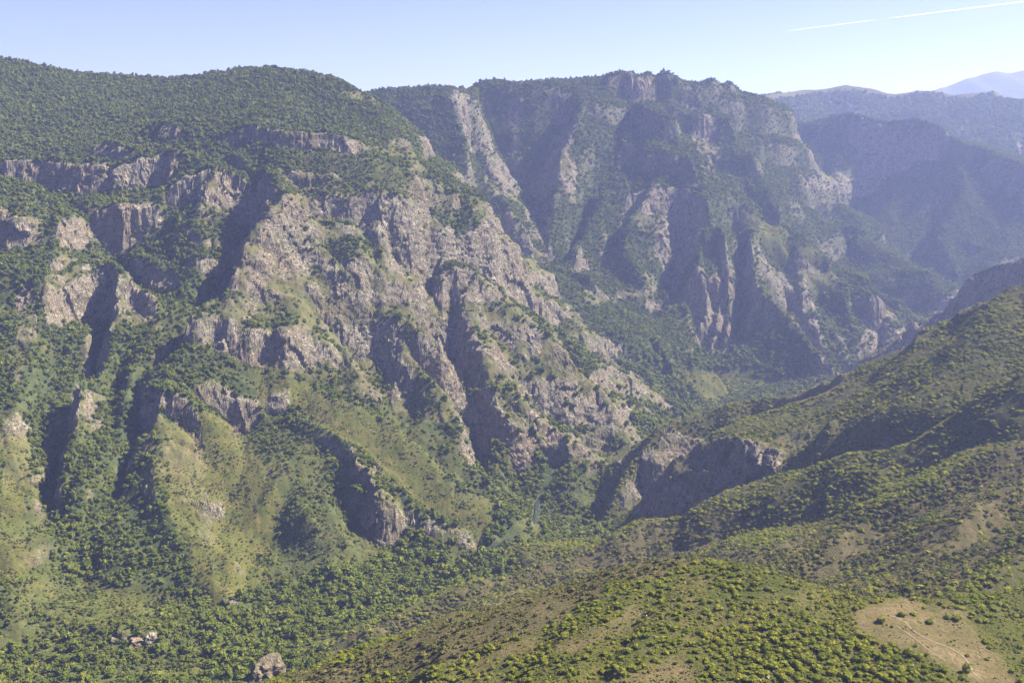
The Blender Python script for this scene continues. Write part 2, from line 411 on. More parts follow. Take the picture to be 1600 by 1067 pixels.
# clefts and gullies cut between the spurs
GULLIES = [
 ([(700,425,1590),(705,500,1530),(722,560,1460),(735,620,1400),(752,690,1330)], 30, 15),
 ([(412,240,1720),(395,290,1650),(375,350,1580),(350,410,1515),(325,465,1460)], 24, 16),
 ([(88,360,1580),(88,450,1480),(74,540,1390),(62,640,1290),(66,730,1210),(88,800,1140)], 9, 16),
 ([(565,380,1600),(580,460,1520),(600,540,1440),(640,630,1370)], 8, 10),
 ([(650,330,1680),(665,420,1580),(690,520,1480)], 14, 12),
 ([(860,460,1640),(900,560,1580),(950,640,1530)], 16, 12),
 ([(735,250,2480),(748,340,2330),(790,420,2230),(850,470,2150)], 45, 26),
 ([(945,260,2480),(930,330,2390),(900,420,2260)], 30, 22),
 ([(1060,330,2350),(1050,420,2220),(1050,520,2100)], 30, 18),
 ([(1150,330,2350),(1150,420,2210),(1150,510,2090)], 34, 18),
 ([(1225,400,2300),(1240,470,2190),(1280,550,2080)], 18, 14),
]
for pts, dep, wid in GULLIES:
    P = [W(*p) for p in pts]
    d, s_, z_, a_ = polyline_field(P, wx, wy)
    H = H - dep * np.exp(-(d / wid) ** 2) * sstep(0, 40, a_ + 8)
print('erosion', time.time() - T0)

# ------------------------------------------------------------------ land cover (what grows or lies where)
ROCK_P = [
 [(425,296),(480,300),(540,330),(600,310),(660,330),(700,400),(700,440),(720,560),(738,660),(700,668),(640,650),(560,622),(480,600),(400,572),(318,545),(318,480),(350,440),(385,370)],
 [(405,197),(545,211),(650,226),(662,275),(600,252),(540,240),(440,224),(405,228)],
 [(430,265),(520,280),(640,305),(720,370),(800,440),(700,400),(640,330),(500,320),(440,290)],
 [(305,275),(335,258),(370,268),(402,295),(402,350),(370,355),(308,330)],
 [(200,290),(203,255),(290,235),(305,243),(255,285)],
 [(70,410),(165,408),(200,435),(245,460),(245,512),(190,520),(70,505)],
 [(80,645),(115,610),(158,618),(158,665),(95,688)],
 [(705,408),(760,438),(850,512),(930,590),(1005,690),(960,728),(880,712),(780,655),(745,600),(740,540),(700,540)],
 [(240,655),(290,655),(322,720),(330,790),(225,780),(225,720)],
 [(300,800),(320,800),(345,880),(330,900),(312,850)],
 [(360,680),(385,620),(400,640),(380,720)], [(405,725),(455,700),(455,725),(410,745)],
 [(535,700),(560,695),(605,745),(625,800),(575,830),(540,775)],
 [(660,805),(755,843),(755,872),(690,868),(655,830)],
 [(700,750),(788,782),(775,799),(702,772)],
 [(880,480),(910,490),(945,550),(990,582),(1040,602),(1055,650),(985,640),(960,660),(930,620),(930,560)],
 [(516,120),(550,132),(585,150),(580,165),(535,150)], [(970,112),(1018,118),(1005,165),(975,150)],
 [(706,140),(728,143),(735,250),(748,330),(735,345),(722,240)],
 [(745,150),(870,170),(900,200),(885,300),(860,380),(860,440),(800,430),(755,350)],
 [(870,250),(905,255),(895,330),(860,335)],
 [(985,300),(1110,280),(1140,400),(1140,560),(1060,560),(1000,470),(900,480),(890,400)],
 [(1140,370),(1230,390),(1310,440),(1350,560),(1330,595),(1230,600),(1160,545),(1180,470)],
 [(1070,155),(1130,190),(1120,250),(1090,230)],
 [(1240,215),(1310,190),(1400,195),(1500,222),(1470,260),(1430,250),(1380,270),(1310,260),(1240,250)],
 [(1250,270),(1400,235),(1430,260),(1340,310),(1260,290)],
 [(1440,320),(1480,300),(1480,350),(1440,360)],
 [(1340,465),(1400,475),(1440,520),(1400,550),(1350,560)],
 [(1500,440),(1600,402),(1600,468),(1490,500),(1420,545),(1380,560)],
 [(965,790),(1000,725),(1040,670),(1075,690),(1090,760),(1065,805),(1000,812)], [(1075,690),(1280,680),(1180,760),(1080,800)],
 [(190,990),(245,975),(250,1005),(215,1030),(180,1020)], [(350,935),(375,932),(380,950),(355,952)],
 [(0,660),(20,640),(70,700),(70,745),(0,760)], [(30,460),(60,440),(60,520),(20,600),(10,560)],
 [(395,1060),(415,1025),(445,1030),(450,1067),(395,1067)],
]
GRASS_P = [
 [(390,570),(480,605),(560,640),(640,680),(705,750),(780,790),(765,852),(690,815),(640,785),(595,735),(545,685),(470,645),(395,625)],
 [(262,655),(330,640),(400,700),(440,790),(430,870),(390,930),(345,965),(300,900),(262,800)],
 [(130,910),(230,930),(240,990),(170,990),(120,950)], [(200,1067),(240,1030),(340,1010),(330,1040),(260,1067)],
 [(0,830),(40,860),(60,900),(0,900)], [(0,640),(40,640),(40,820),(0,830)],
 [(440,1010),(560,970),(540,990),(470,1030)],
 [(1050,570),(1160,580),(1230,600),(1190,630),(1100,640)],
 [(1130,285),(1200,345),(1280,395),(1320,470),(1290,470),(1200,390)],
 [(740,460),(870,540),(960,650),(1000,700),(940,640),(850,560)],
 [(1060,808),(1300,716),(1600,575),(1600,610),(1400,700),(1250,770),(1060,830)],
 [(1290,600),(1400,560),(1500,510),(1480,540),(1330,610),(1200,640)],
]
DRY_P = [   # bare yellow-brown turf
 [(1330,960),(1365,940),(1400,935),(1440,945),(1500,958),(1520,985),(1535,1010),(1575,1040),(1580,1080),(1520,1080),(1490,1045),(1440,1022),(1370,1005),(1335,985)],
 [(850,1010),(1000,945),(1000,965),(900,1015)], [(720,1040),(850,985),(830,1010),(740,1050)],
 [(1030,887),(1100,903),(1092,909)], 
 [(1250,610),(1345,585),(1300,610),(1200,640)],
 [(940,1067),(1060,1030),(1080,1067)],
]
BROWN_P = [   # dull, brown scrub and broken ground
 [(430,1067),(620,1000),(800,945),(960,890),(940,930),(800,1000),(560,1067)],
 [(1060,860),(1200,850),(1300,810),(1480,740),(1600,690),(1600,850),(1470,940),(1330,930),(1200,890)],
 [(520,1000),(850,880),(1060,806),(1200,790),(1100,870),(930,920),(700,985)],
]
MIX_P = [   # grass with scattered bushes
 [(380,640),(540,700),(560,800),(640,860),(480,900),(400,920),(430,800)],
 [(560,620),(760,700),(830,780),(760,790),(640,690)],
 [(0,690),(60,740),(90,900),(60,1067),(0,1067)], [(60,900),(300,930),(330,1067),(60,1067)],
 [(800,790),(1000,700),(990,740),(880,860),(820,860)],
 [(430,220),(620,260),(640,300),(500,280)], [(390,400),(520,390),(640,440),(600,500),(460,500)],
 [(730,300),(900,480),(1000,600),(960,600),(850,500),(760,400)],
]
def cover(x, y, z, slope, own):
    """rock, grass, dry turf and bare scrub masks, plus density of woods (0..1)"""
    u, v = project(x, y, z)
    j = 9 * n2(x, y, 28, 70) + 5 * n2(x, y, 9, 71)
    uj, vj = u + j, v + 9 * n2(x, y, 28, 72) + 5 * n2(x, y, 9, 73)
    rp = np.zeros(u.shape, np.float32); gp = rp.copy(); dp = rp.copy(); bp = rp.copy(); mp = rp.copy()
    for P in ROCK_P: rp[inside(P, uj, vj)] = 1
    for P in GRASS_P: gp[inside(P, uj, vj)] = 1
    for P in MIX_P: mp[inside(P, uj, vj)] = 1
    gp = np.maximum(gp, .45 * mp)
    for P in DRY_P: dp[inside(P, u + j * 1.1, v + .6 * (vj - v))] = 1
    for P in BROWN_P: bp[inside(P, uj, vj)] = 1
    nz = fbm(x, y, 60, 4, 80)
    rock = np.clip(rp * sstep(.42, .95, slope + .45 * nz + .15) + np.where(own == 0, 1, .4) * sstep(1.25, 1.75, slope + .5 * nz - .4 * np.isin(own, [1, 2, 3])), 0, 1)
    st = (z + .10 * x - .05 * y + 22 * n2(x, y, 210, 50) + 6 * n2(x, y, 55, 51)) / 78.0
    st = st - np.floor(st)
    rock = np.where((own == 0) & (slope < 1.35), rock * (1 - .55 * sstep(.50, .62, st) * sstep(.98, .86, st) * sstep(-.45, .05, n2(x, y, 90, 99) + .2)), rock)
    rock = np.where(np.isin(own, [1, 2]), rock * sstep(-.28, .08, fbm(x, y, 75, 4, 87)), rock)
    rock = np.where((own == 4), rock * .4, rock)
    return rock, gp, dp, bp, nz

# ------------------------------------------------------------------ land mesh: a fan of profiles, dense where the land is steep
NC, NR = 1400, 890
az = np.radians(np.linspace(-34.5, 36.5, NC)).astype(np.float32)
rf = np.exp(np.linspace(math.log(270), math.log(3850), 2400)).astype(np.float32)
RRf, AZf = np.meshgrid(rf, az[::4], indexing='ij')
Hf = gsample(blur(H, 2), RRf * np.sin(AZf), RRf * np.cos(AZf))
dr = np.gradient(RRf, axis=0); dz = np.gradient(Hf, axis=0)
wgt = (np.sqrt(dr * dr + 1.6 * dz * dz) + np.where(dz > 0, 1.2 * dz, 0)) / RRf ** .85
for _ in range(14):
    wgt[:, 1:-1] = (wgt[:, :-2] + 2 * wgt[:, 1:-1] + wgt[:, 2:]) * .25
for _ in range(8):
    wgt[1:-1] = (wgt[:-2] + 2 * wgt[1:-1] + wgt[2:]) * .25
cum = np.cumsum(wgt, axis=0)
cum = (cum - cum[0]) / (cum[-1] - cum[0])
rows = np.linspace(0, 1, NR)
rr4 = np.stack([np.interp(rows, cum[:, k], rf) for k in range(cum.shape[1])], axis=1)
k4 = np.arange(0, NC, 4)
RR = np.stack([np.interp(np.arange(NC), k4, rr4[i]) for i in range(NR)], axis=0).astype(np.float32)
AZ = np.broadcast_to(az, RR.shape)
VX = RR * np.sin(AZ); VY = RR * np.cos(AZ)
VZ = gsample(H, VX, VY)
gx, gy = grad(blur(H, 1))
SX = gsample(gx, VX, VY); SY = gsample(gy, VX, VY)
SL = np.hypot(SX, SY)
OWNV = gnear(OWN, VX, VY)
rock, gp, dp, bp, nz = cover(VX, VY, VZ, SL, OWNV)
# crags: push rock in and out along its normal
il = 1 / np.sqrt(1 + SX * SX + SY * SY)
nx_, ny_, nz_ = -SX * il, -SY * il, il
fade = sstep(300, 700, RR)
cr = rock * fade
sel = cr > .02
bx, by, bz = VX[sel], VY[sel], VZ[sel]
tw = 5 * n3(bx, by, bz, 22, 6)
blk = np.zeros_like(VX)
blk[sel] = 7.5 * blocks(bx + tw, by - tw, bz * .55, 27, 1) + 2.6 * blocks(bx - tw, by + tw * .5, bz * .8 + tw * .3, 11, 2) + 1.1 * blocks(bx, by, bz, 5, 3)
dis = cr * (2.4 * (1 - 2.2 * np.abs(n3(VX, VY, VZ * .35, 34, 1))) + blk)
led = (VZ + .10 * VX - .05 * VY + 14 * n3(VX, VY, VZ, 46, 4) + 4 * n2(VX, VY, 13, 97)) / (9.0 + 4 * n2(VX, VY, 240, 96))
led = led - np.floor(led)
dis = dis + cr * 1.5 * sstep(-.35, .35, n2(VX, VY, 60, 98)) * (np.interp(led, [0, .75, 1.0], [0, 1, 0]) - .5)
ledge = sstep(.62, .82, nz_ + .25 * n2(VX, VY, 17, 93) + .12 * n2(VX, VY, 6, 94))
stc = VZ + .10 * VX - .05 * VY + 22 * n2(VX, VY, 210, 50) + 6 * n2(VX, VY, 55, 51)
ph = stc / 78.0 - np.floor(stc / 78.0)
shelf = sstep(.50, .62, ph) * sstep(.98, .86, ph) * sstep(-.45, .05, n2(VX, VY, 90, 99) + .2) * (OWNV == 0)
ledge = np.maximum(ledge, shelf * .75 * sstep(.35, .55, nz_ + .12 * n2(VX, VY, 12, 95)))
rock = rock * (1 - .8 * ledge)
gp = np.maximum(gp, (ledge > .4) * (dis != 0) * .8)
VX = VX + nx_ * dis; VY = VY + ny_ * dis; VZ = VZ + nz_ * dis * .8
VZ = VZ + (1 - rock) * np.where(OWNV == 4, .15, 1.0) * (.5 * n2(VX, VY, 6, 90) + 1.3 * (1 - 2 * np.abs(n2(VX, VY, 21, 91))) + .6 * n2(VX, VY, 3, 92))
print('land', time.time() - T0)

# ------------------------------------------------------------------ materials
def newmat(name):
    m = bpy.data.materials.new(name); m.use_nodes = True
    nt = m.node_tree; nt.nodes.clear()
    o = nt.nodes.new('ShaderNodeOutputMaterial')
    return m, nt, o
class NB:
    def __init__(s, nt): s.nt = nt
    def n(s, t, **kw):
        nd = s.nt.nodes.new(t)
        for k, v in kw.items(): setattr(nd, k, v)
        return nd
    def link(s, a, b): s.nt.links.new(a, b)
    def noise(s, vec, scale, detail=5, rough=.6, dist=0):
        nd = s.n('ShaderNodeTexNoise'); nd.inputs['Scale'].default_value = scale
        nd.inputs['Detail'].default_value = detail; nd.inputs['Roughness'].default_value = rough
        nd.inputs['Distortion'].default_value = dist
        s.link(vec, nd.inputs['Vector']); return nd.outputs[0]
    def ramp(s, f, stops):
        nd = s.n('ShaderNodeValToRGB'); cr = nd.color_ramp
        while len(cr.elements) < len(stops): cr.elements.new(.5)
        for e, (p, c) in zip(cr.elements, stops):
            e.position = p; e.color = (c[0], c[1], c[2], 1) if not isinstance(c, (int, float)) else (c, c, c, 1)
        s.link(f, nd.inputs[0]); return nd.outputs[0]
    def mix(s, f, a, b, mode='MIX'):
        nd = s.n('ShaderNodeMix', data_type='RGBA', blend_type=mode)
        for sock, val in ((nd.inputs[0], f), (nd.inputs[6], a), (nd.inputs[7], b)):
            if isinstance(val, (int, float)): sock.default_value = val
            elif isinstance(val, tuple): sock.default_value = (*val, 1)
            else: s.link(val, sock)
        return nd.outputs[2]
    def math(s, op, a, b=0.0):
        nd = s.n('ShaderNodeMath', operation=op)
        for sock, val in ((nd.inputs[0], a), (nd.inputs[1], b)):
            if isinstance(val, (int, float)): sock.default_value = val
            else: s.link(val, sock)
        return nd.outputs[0]
    def mapping(s, vec, scale):
        nd = s.n('ShaderNodeMapping'); nd.inputs['Scale'].default_value = scale
        s.link(vec, nd.inputs[0]); return nd.outputs[0]

def rock_color(b, pos):
    big = b.noise(pos, .012, 4)
    med = b.noise(pos, .07, 6, .65)
    streak = b.noise(b.mapping(pos, (.22, .22, .035)), 1.0, 5, .65)
    fine = b.noise(pos, .55, 4, .7)
    c = b.ramp(med, [(.25, (.19, .165, .115)), (.45, (.295, .265, .195)), (.62, (.36, .325, .245)), (.8, (.44, .405, .32))])
    c = b.mix(b.ramp(big, [(.42, 0), (.62, .8)]), c, b.mix(.55, c, (.27, .19, .115)))
    c = b.mix(b.ramp(streak, [(.35, .65), (.55, 0)]), c, (.15, .13, .115))
    c = b.mix(b.ramp(fine, [(.35, .5), (.6, 0)]), c, b.mix(.5, c, (.10, .09, .075)))
    crack = b.noise(b.mapping(pos, (.16, .16, .05)), 1.0, 6, .6, .6)
    crack = b.math('ABSOLUTE', b.math('SUBTRACT', crack, .5))
    joint = b.noise(b.mapping(pos, (.05, .05, .22)), 1.0, 5, .6, .4)
    joint = b.math('ABSOLUTE', b.math('SUBTRACT', joint, .5))
    cm = b.math('MINIMUM', crack, b.math('MULTIPLY', joint, 1.5))
    c = b.mix(b.ramp(cm, [(0.0, .6), (.022, 0)]), c, (.045, .038, .03))
    tuft = b.noise(pos, .22, 5, .65)
    c = b.mix(b.ramp(tuft, [(.56, 0), (.64, .75)]), c, (.065, .068, .024))
    h = b.math('ADD', b.math('MULTIPLY', streak, 1.6), b.math('MULTIPLY', fine, .45))
    h = b.math('ADD', h, b.math('MULTIPLY', med, 3.2))
    h = b.math('ADD', h, b.math('MULTIPLY', b.math('MINIMUM', cm, .09), 22.0))
    return c, h

def land_material():
    m, nt, o = newmat('land')
    b = NB(nt)
    geo = b.n('ShaderNodeNewGeometry'); pos = geo.outputs['Position']
    at = b.n('ShaderNodeAttribute', attribute_name='cover')
    sep = b.n('ShaderNodeSeparateColor'); b.link(at.outputs['Color'], sep.inputs[0])
    at2 = b.n('ShaderNodeAttribute', attribute_name='cover2')
    sep2 = b.n('ShaderNodeSeparateColor'); b.link(at2.outputs['Color'], sep2.inputs[0])
    rockm, grassm, drym = sep.outputs[0], sep.outputs[1], sep.outputs[2]
    brownm, nearm, litter = sep2.outputs[0], sep2.outputs[1], sep2.outputs[2]
    rc, rh = rock_color(b, pos)
    n_small = b.noise(pos, .5, 6, .75)
    n_mid = b.noise(pos, .09, 5, .6)
    n_big = b.noise(pos, .018, 4, .55)
    wood = b.ramp(n_mid, [(.3, (.030, .042, .016)), (.55, (.055, .068, .026)), (.75, (.09, .088, .038))])
    grass = b.ramp(n_mid, [(.28, (.060, .064, .016)), (.48, (.106, .096, .026)), (.72, (.158, .118, .046))])
    grass = b.mix(b.ramp(b.noise(pos, .035, 6, .7), [(.40, .0), (.58, .75)]), grass, (.070, .086, .018))
    grass = b.mix(b.ramp(n_small, [(.36, .85), (.60, 0)]), grass, (.035, .045, .015))
    brown = b.ramp(n_mid, [(.3, (.062, .056, .028)), (.5, (.098, .080, .044)), (.72, (.150, .115, .070))])
    brown = b.mix(b.ramp(n_small, [(.4, .7), (.6, 0)]), brown, (.060, .060, .026))
    dry = b.ramp(n_mid, [(.3, (.115, .088, .043)), (.5, (.155, .118, .064)), (.7, (.20, .155, .092))])
    dry = b.mix(b.ramp(b.noise(pos, .06, 5, .65), [(.40, 0), (.60, .8)]), dry, (.105, .098, .040))
    dry = b.mix(b.ramp(n_small, [(.38, .7), (.55, 0)]), dry, (.07, .06, .028))
    c = b.mix(grassm, wood, grass)
    c = b.mix(brownm, c, brown)
    c = b.mix(drym, c, dry)
    # tufts of green on ledges of rock
    rm = b.math('MULTIPLY', rockm, b.ramp(b.noise(pos, .13, 4, .6), [(.34, .25), (.46, 1)]))
    c = b.mix(rm, c, rc)
    bs = b.n('ShaderNodeBsdfDiffuse'); bs.inputs['Roughness'].default_value = .6
    b.link(c, bs.inputs['Color'])
    bump = b.n('ShaderNodeBump'); bump.inputs['Strength'].default_value = 1.0; bump.inputs['Distance'].default_value = 1.3
    soil_h = b.math('MULTIPLY', n_small, .8)
    hmix = b.n('ShaderNodeMix', data_type='FLOAT'); b.link(rockm, hmix.inputs[0]); b.link(soil_h, hmix.inputs[2]); b.link(rh, hmix.inputs[3])
    b.link(hmix.outputs[0], bump.inputs['Height']); b.link(bump.outputs[0], bs.inputs['Normal'])
    b.link(bs.outputs[0], o.inputs[0])
    return m
M_LAND = land_material()

def foliage_material(name, c1, c2, c3):
    m, nt, o = newmat(name); b = NB(nt)
    oi = b.n('ShaderNodeObjectInfo')
    geo = b.n('ShaderNodeNewGeometry')
    wide = b.noise(geo.outputs['Position'], .012, 3)
    leaf = b.noise(geo.outputs['Position'], .8, 3, .7)
    k = b.math('ADD', b.math('MULTIPLY', oi.outputs['Random'], .65), b.math('MULTIPLY', wide, .55))
    c = b.ramp(k, [(.15, c1), (.5, c2), (.95, c3)])
    c = b.mix(b.ramp(leaf, [(.3, .5), (.6, 0)]), c, b.mix(.45, c, (.012, .02, .008)))
    d = b.n('ShaderNodeBsdfDiffuse'); t = b.n('ShaderNodeBsdfTranslucent')
    b.link(c, d.inputs[0]); b.link(b.mix(.5, c, (.10, .16, .02)), t.inputs[0])
    mx = b.n('ShaderNodeMixShader'); mx.inputs[0].default_value = .22
    b.link(d.outputs[0], mx.inputs[1]); b.link(t.outputs[0], mx.inputs[2]); b.link(mx.outputs[0], o.inputs[0])
    return m
M_TREE = foliage_material('tree_leaves', (.052, .070, .012), (.080, .100, .016), (.124, .138, .023))
M_SHRUB = foliage_material('shrub_leaves', (.084, .104, .012), (.128, .144, .017), (.192, .192, .028))
M_SCRUB = foliage_material('scrub_leaves', (.055, .066, .024), (.092, .096, .032), (.14, .120, .045))
def plain(name, col, rough=.9):
    m, nt, o = newmat(name); b = NB(nt)
    geo = b.n('ShaderNodeNewGeometry')
    n = b.noise(geo.outputs['Position'], 2.0, 4)
    c = b.mix(b.ramp(n, [(.3, .5), (.7, 0)]), col, tuple(x * .55 for x in col))
    p = b.n('ShaderNodeBsdfPrincipled'); p.inputs['Roughness'].default_value = rough
    b.link(c, p.inputs['Base Color']); b.link(p.outputs[0], o.inputs[0]); return m
M_BARK = plain('bark', (.10, .075, .05))

# ------------------------------------------------------------------ land objects, one per landform
def mesh_from(name, verts, faces4, mat):
    me = bpy.data.meshes.new(name)
    me.vertices.add(len(verts)); me.vertices.foreach_set('co', verts.astype(np.float32).ravel())
    nf = len(faces4)
    me.loops.add(nf * 4); me.polygons.add(nf)
    me.loops.foreach_set('vertex_index', faces4.astype(np.int32).ravel())
    me.polygons.foreach_set('loop_start', np.arange(0, nf * 4, 4, dtype=np.int32))
    try: me.polygons.foreach_set('loop_total', np.full(nf, 4, np.int32))
    except Exception: pass
    me.polygons.foreach_set('use_smooth', np.ones(nf, bool))
    me.update(calc_edges=True)
    me.materials.append(mat)
    return me
def put(name, data, parent=None, **props):
    o = bpy.data.objects.new(name, data); COL.objects.link(o)
    if parent is not None: o.parent = parent
    for k, v in props.items(): o[k] = v
    return o
def add_cover(me, c1, c2):
    for nm, c in (('cover', c1), ('cover2', c2)):
        a = me.color_attributes.new(nm, 'FLOAT_COLOR', 'POINT')
        a.data.foreach_set('color', c.astype(np.float32).ravel())
idx = np.arange(NR * NC).reshape(NR, NC)
Q = np.stack([idx[:-1, :-1], idx[:-1, 1:], idx[1:, 1:], idx[1:, :-1]], axis=-1).reshape(-1, 4)
V = np.stack([VX, VY, VZ], axis=-1).reshape(-1, 3)
g_ = np.where(np.isin(OWNV, [3]), np.maximum(gp, .35 + sstep(-.1, .25, nz) * .5), gp)
g_ = np.where(OWNV == 4, .75 + .25 * sstep(-.2, .2, nz), g_)
g_ = np.where((g_ > .3) & (g_ < .5), .45 + .4 * nz, g_)
for _ in range(2):
    g_[1:-1, 1:-1] = (g_[:-2, 1:-1] + g_[2:, 1:-1] + g_[1:-1, :-2] + g_[1:-1, 2:]) * .25
g_ = np.where(OWNV == 0, np.maximum(g_, .22 * sstep(.1, .5, nz)), g_)
g_ = np.where(OWNV == 5, np.maximum(g_, .5 * sstep(-.1, .3, nz)), g_)
d_ = np.maximum(dp * .9, np.where(OWNV == 4, sstep(.12, .5, fbm(VX, VY, 17, 4, 83)) * .45, 0))
for _ in range(5):
    d_[1:-1, 1:-1] = (d_[:-2, 1:-1] + d_[2:, 1:-1] + d_[1:-1, :-2] + d_[1:-1, 2:]) * .25
b_ = np.maximum(bp * .9, np.where(OWNV == 3, .35, 0))
C1 = np.stack([rock, g_, d_, np.ones_like(rock)], axis=-1).reshape(-1, 4)
C2 = np.stack([b_, np.zeros_like(rock), np.zeros_like(rock), np.ones_like(rock)], axis=-1).reshape(-1, 4)
own_q = OWNV[:-1, :-1].ravel()
LAND = {
 'massif': ('mountain', 'steep limestone mountain with pale cliff bands and wooded shoulders filling the left of the gorge', 'mountain'),
 'far': ('mountain', 'hazy blue mountain wall with dark shaded buttresses across the gorge', 'mountain'),
 'bowl': ('mountain', 'wooded mountain round a deep shaded bowl, hazy, at the right behind the gorge', 'mountain'),
 'slope': ('hillside', 'scrubby hillside with brown gullies falling from the right edge to the river', 'hillside'),
 'knoll': ('hill', 'sunny shrub dotted hilltop with a bare clearing, nearest to the viewer', 'hill'),
 'floor': ('valley_floor', 'green wooded valley floor along the small river', 'valley'),
}
for zi, zn in enumerate(ZONES):
    q = Q[own_q == zi]
    if not len(q): continue
    used, inv = np.unique(q.ravel(), return_inverse=True)
    me = mesh_from(LAND[zn][0], V[used], inv.reshape(-1, 4), M_LAND)
    me.polygons.foreach_set('use_smooth', C1[q[:, 0], 0] < .35)
    add_cover(me, C1[used], C2[used])
    put(LAND[zn][0], me, kind='structure', label=LAND[zn][1], category=LAND[zn][2])
print('mesh', time.time() - T0)

# ------------------------------------------------------------------ distant hills and mountain
def far_land(name, label, crest, front, back, r0, r1, nr, na, seed, amp):
    P = [W(*p) for p in crest]
    a = np.radians(np.linspace(-6, 40, na)); r = np.linspace(r0, r1, nr)
    R_, A_ = np.meshgrid(r, a, indexing='ij')
    X = (R_ * np.sin(A_)).astype(np.float32); Y = (R_ * np.cos(A_)).astype(np.float32)
    k = r0 / 3000
    d, s, z, al = polyline_field(P, X + 60 * k * n2(X, Y, 500 * k, seed), Y + 60 * k * n2(X, Y, 500 * k, seed + 1))
    wl = (1 + s) * .5
    h = z - (prof(back, d) * wl + prof(front, d) * (1 - wl)) * (1 + .25 * n2(al, d * .15, 260 * k, seed + 2) * sstep(0, 300 * k, d))
    h = h + amp * ridged(X, Y, 420 * k, 5, seed + 3) * sstep(20, 350 * k, d) * .8 + amp * .25 * fbm(X, Y, 90 * k, 3, seed + 7)
    h = np.maximum(h, 60)
    idx = np.arange(nr * na).reshape(nr, na)
    q = np.stack([idx[:-1, :-1], idx[:-1, 1:], idx[1:, 1:], idx[1:, :-1]], axis=-1).reshape(-1, 4)
    me = mesh_from(name, np.stack([X, Y, h], -1).reshape(-1, 3), q, M_LAND)
    gy_, gx_ = np.gradient(h, (r1 - r0) / nr, 46 / 57.3 / na * (r0 + r1) / 2)
    sl = np.hypot(gx_, gy_)
    rk = sstep(.75, 1.1, sl + .25 * fbm(X, Y, 200 * k, 3, seed + 9))
    gr = sstep(.0, 1.0, (h - (z - 26 * k)) / (20 * k) + .6 * fbm(X, Y, 300 * k, 3, seed + 5))
    return me, X, Y, h, rk, gr
def finish_far(name, label, res, dryf, grf):
    me, X, Y, h, rk, gr = res
    o = np.ones_like(h)
    add_cover(me, np.stack([rk, np.maximum(gr, grf), gr * dryf, o], -1).reshape(-1, 4), np.stack([o * 0, o * 0, o * 0, o], -1).reshape(-1, 4))
    put(name, me, kind='structure', label=label, category='hill' if 'hill' in name else 'mountain')
HILLS = far_land('distant_hill', '', [(1000,190,4300),(1130,165,4300),(1190,149,4300),(1240,140,4500),(1280,139,4500),(1311,133,4500),(1350,138,4450),(1386,149,4400),(1420,143,4400),(1450,142,4350),(1480,150,4300),(1520,146,4250),(1552,141,4200),(1566,151,4180),(1600,155,4150),(1750,170,4000),(1950,200,3900)],
  [(0,0),(100,30),(1200,430)], S(.2), 3150, 5400, 330, 420, 200, 26)
finish_far('distant_hill', 'hazy wooded hills with bare tan tops along the right skyline', HILLS, .55, .15)
MTN = far_land('distant_mountain', '', [(1100,190,9500),(1380,162,9500),(1440,148,9200),(1475,138,9000),(1508,125,9000),(1528,123,9000),(1545,117,9000),(1567,113,9000),(1590,116,9000),(1640,108,9000),(1760,120,9000),(1950,150,9000)],
  [(0,0),(300,110),(2500,760)], S(.2), 6000, 10600, 260, 380, 230, 110)
finish_far('distant_mountain', 'pale grassy mountain with a jagged top on the far right skyline', MTN, .25, .9)

# ------------------------------------------------------------------ trees and shrubs
def leaf_quads(rg, centers, normals, size):
    n = len(centers)
    t = rg.normal(size=(n, 3)); nn = normals + rg.normal(size=(n, 3)) * .55
    nn /= np.linalg.norm(nn, axis=1)[:, None] + 1e-6
    t -= nn * (t * nn).sum(1)[:, None]; t /= np.linalg.norm(t, axis=1)[:, None] + 1e-6
    b = np.cross(nn, t)
    s = size * (.6 + .8 * rg.random((n, 1)))
    v = np.stack([centers - t * s - b * s * .7, centers + t * s - b * s * .5, centers + t * s * .8 + b * s * .7, centers - t * s * .9 + b * s * .6], 1).reshape(-1, 3)
    f = np.arange(n * 4).reshape(n, 4)
    return v, f
def ico(sub):
    bm = bmesh.new(); bmesh.ops.create_icosphere(bm, subdivisions=sub, radius=1)
    v = np.array([q.co[:] for q in bm.verts]); f = np.array([[q.index for q in p.verts] for p in bm.faces]); bm.free()
    return v, f
ICO1, ICO2 = ico(1), ico(2)
def crown_mesh(name, seed, lobes, nleaf, leaf, mat, spread, hgt, squash=.85):
    """crown of a plant one unit wide: lumpy lobes under a skin of leaf clumps"""
    rg = np.random.default_rng(seed)
    VV, FF = [], []; off = 0
    cs, rs = [], []
    for i in range(lobes):
        a = rg.random() * 6.283; rad = spread * math.sqrt(rg.random()) if i else 0
        cs.append((math.cos(a) * rad, math.sin(a) * rad, hgt * (.30 + .55 * rg.random() * (1 - .6 * rad / (spread + .2)))))
        rs.append((.42 - .38 * rad) * (.6 + .55 * rg.random()))
    cs = np.array(cs); rs = np.array(rs)
    for c, r in zip(cs, rs):
        v, f = ICO1
        v2 = v * (1 + .28 * rg.normal(size=(len(v), 1))) * r * .86 * np.array((1, 1, squash)) + c
        VV.append(v2); FF.append([list(q + off) for q in f]); off += len(v2)
    w = rs ** 2 / (rs ** 2).sum()
    k = rg.choice(lobes, nleaf, p=w)
    nrm = rg.normal(size=(nleaf, 3)); nrm[:, 2] = np.where(nrm[:, 2] < -.3, -nrm[:, 2], nrm[:, 2])
    nrm /= np.linalg.norm(nrm, axis=1)[:, None]
    ctr = cs[k] + nrm * (rs[k] * (.78 + .48 * rg.random(nleaf) ** 1.5))[:, None] * np.array((1, 1, squash))
    v, f = leaf_quads(rg, ctr, nrm, leaf)
    VV.append(v); FF.append([list(q + off) for q in f])
    me = bpy.data.meshes.new(name)
    me.from_pydata(np.concatenate(VV).tolist(), [], [q for g in FF for q in g])
    me.materials.append(mat)
    return me
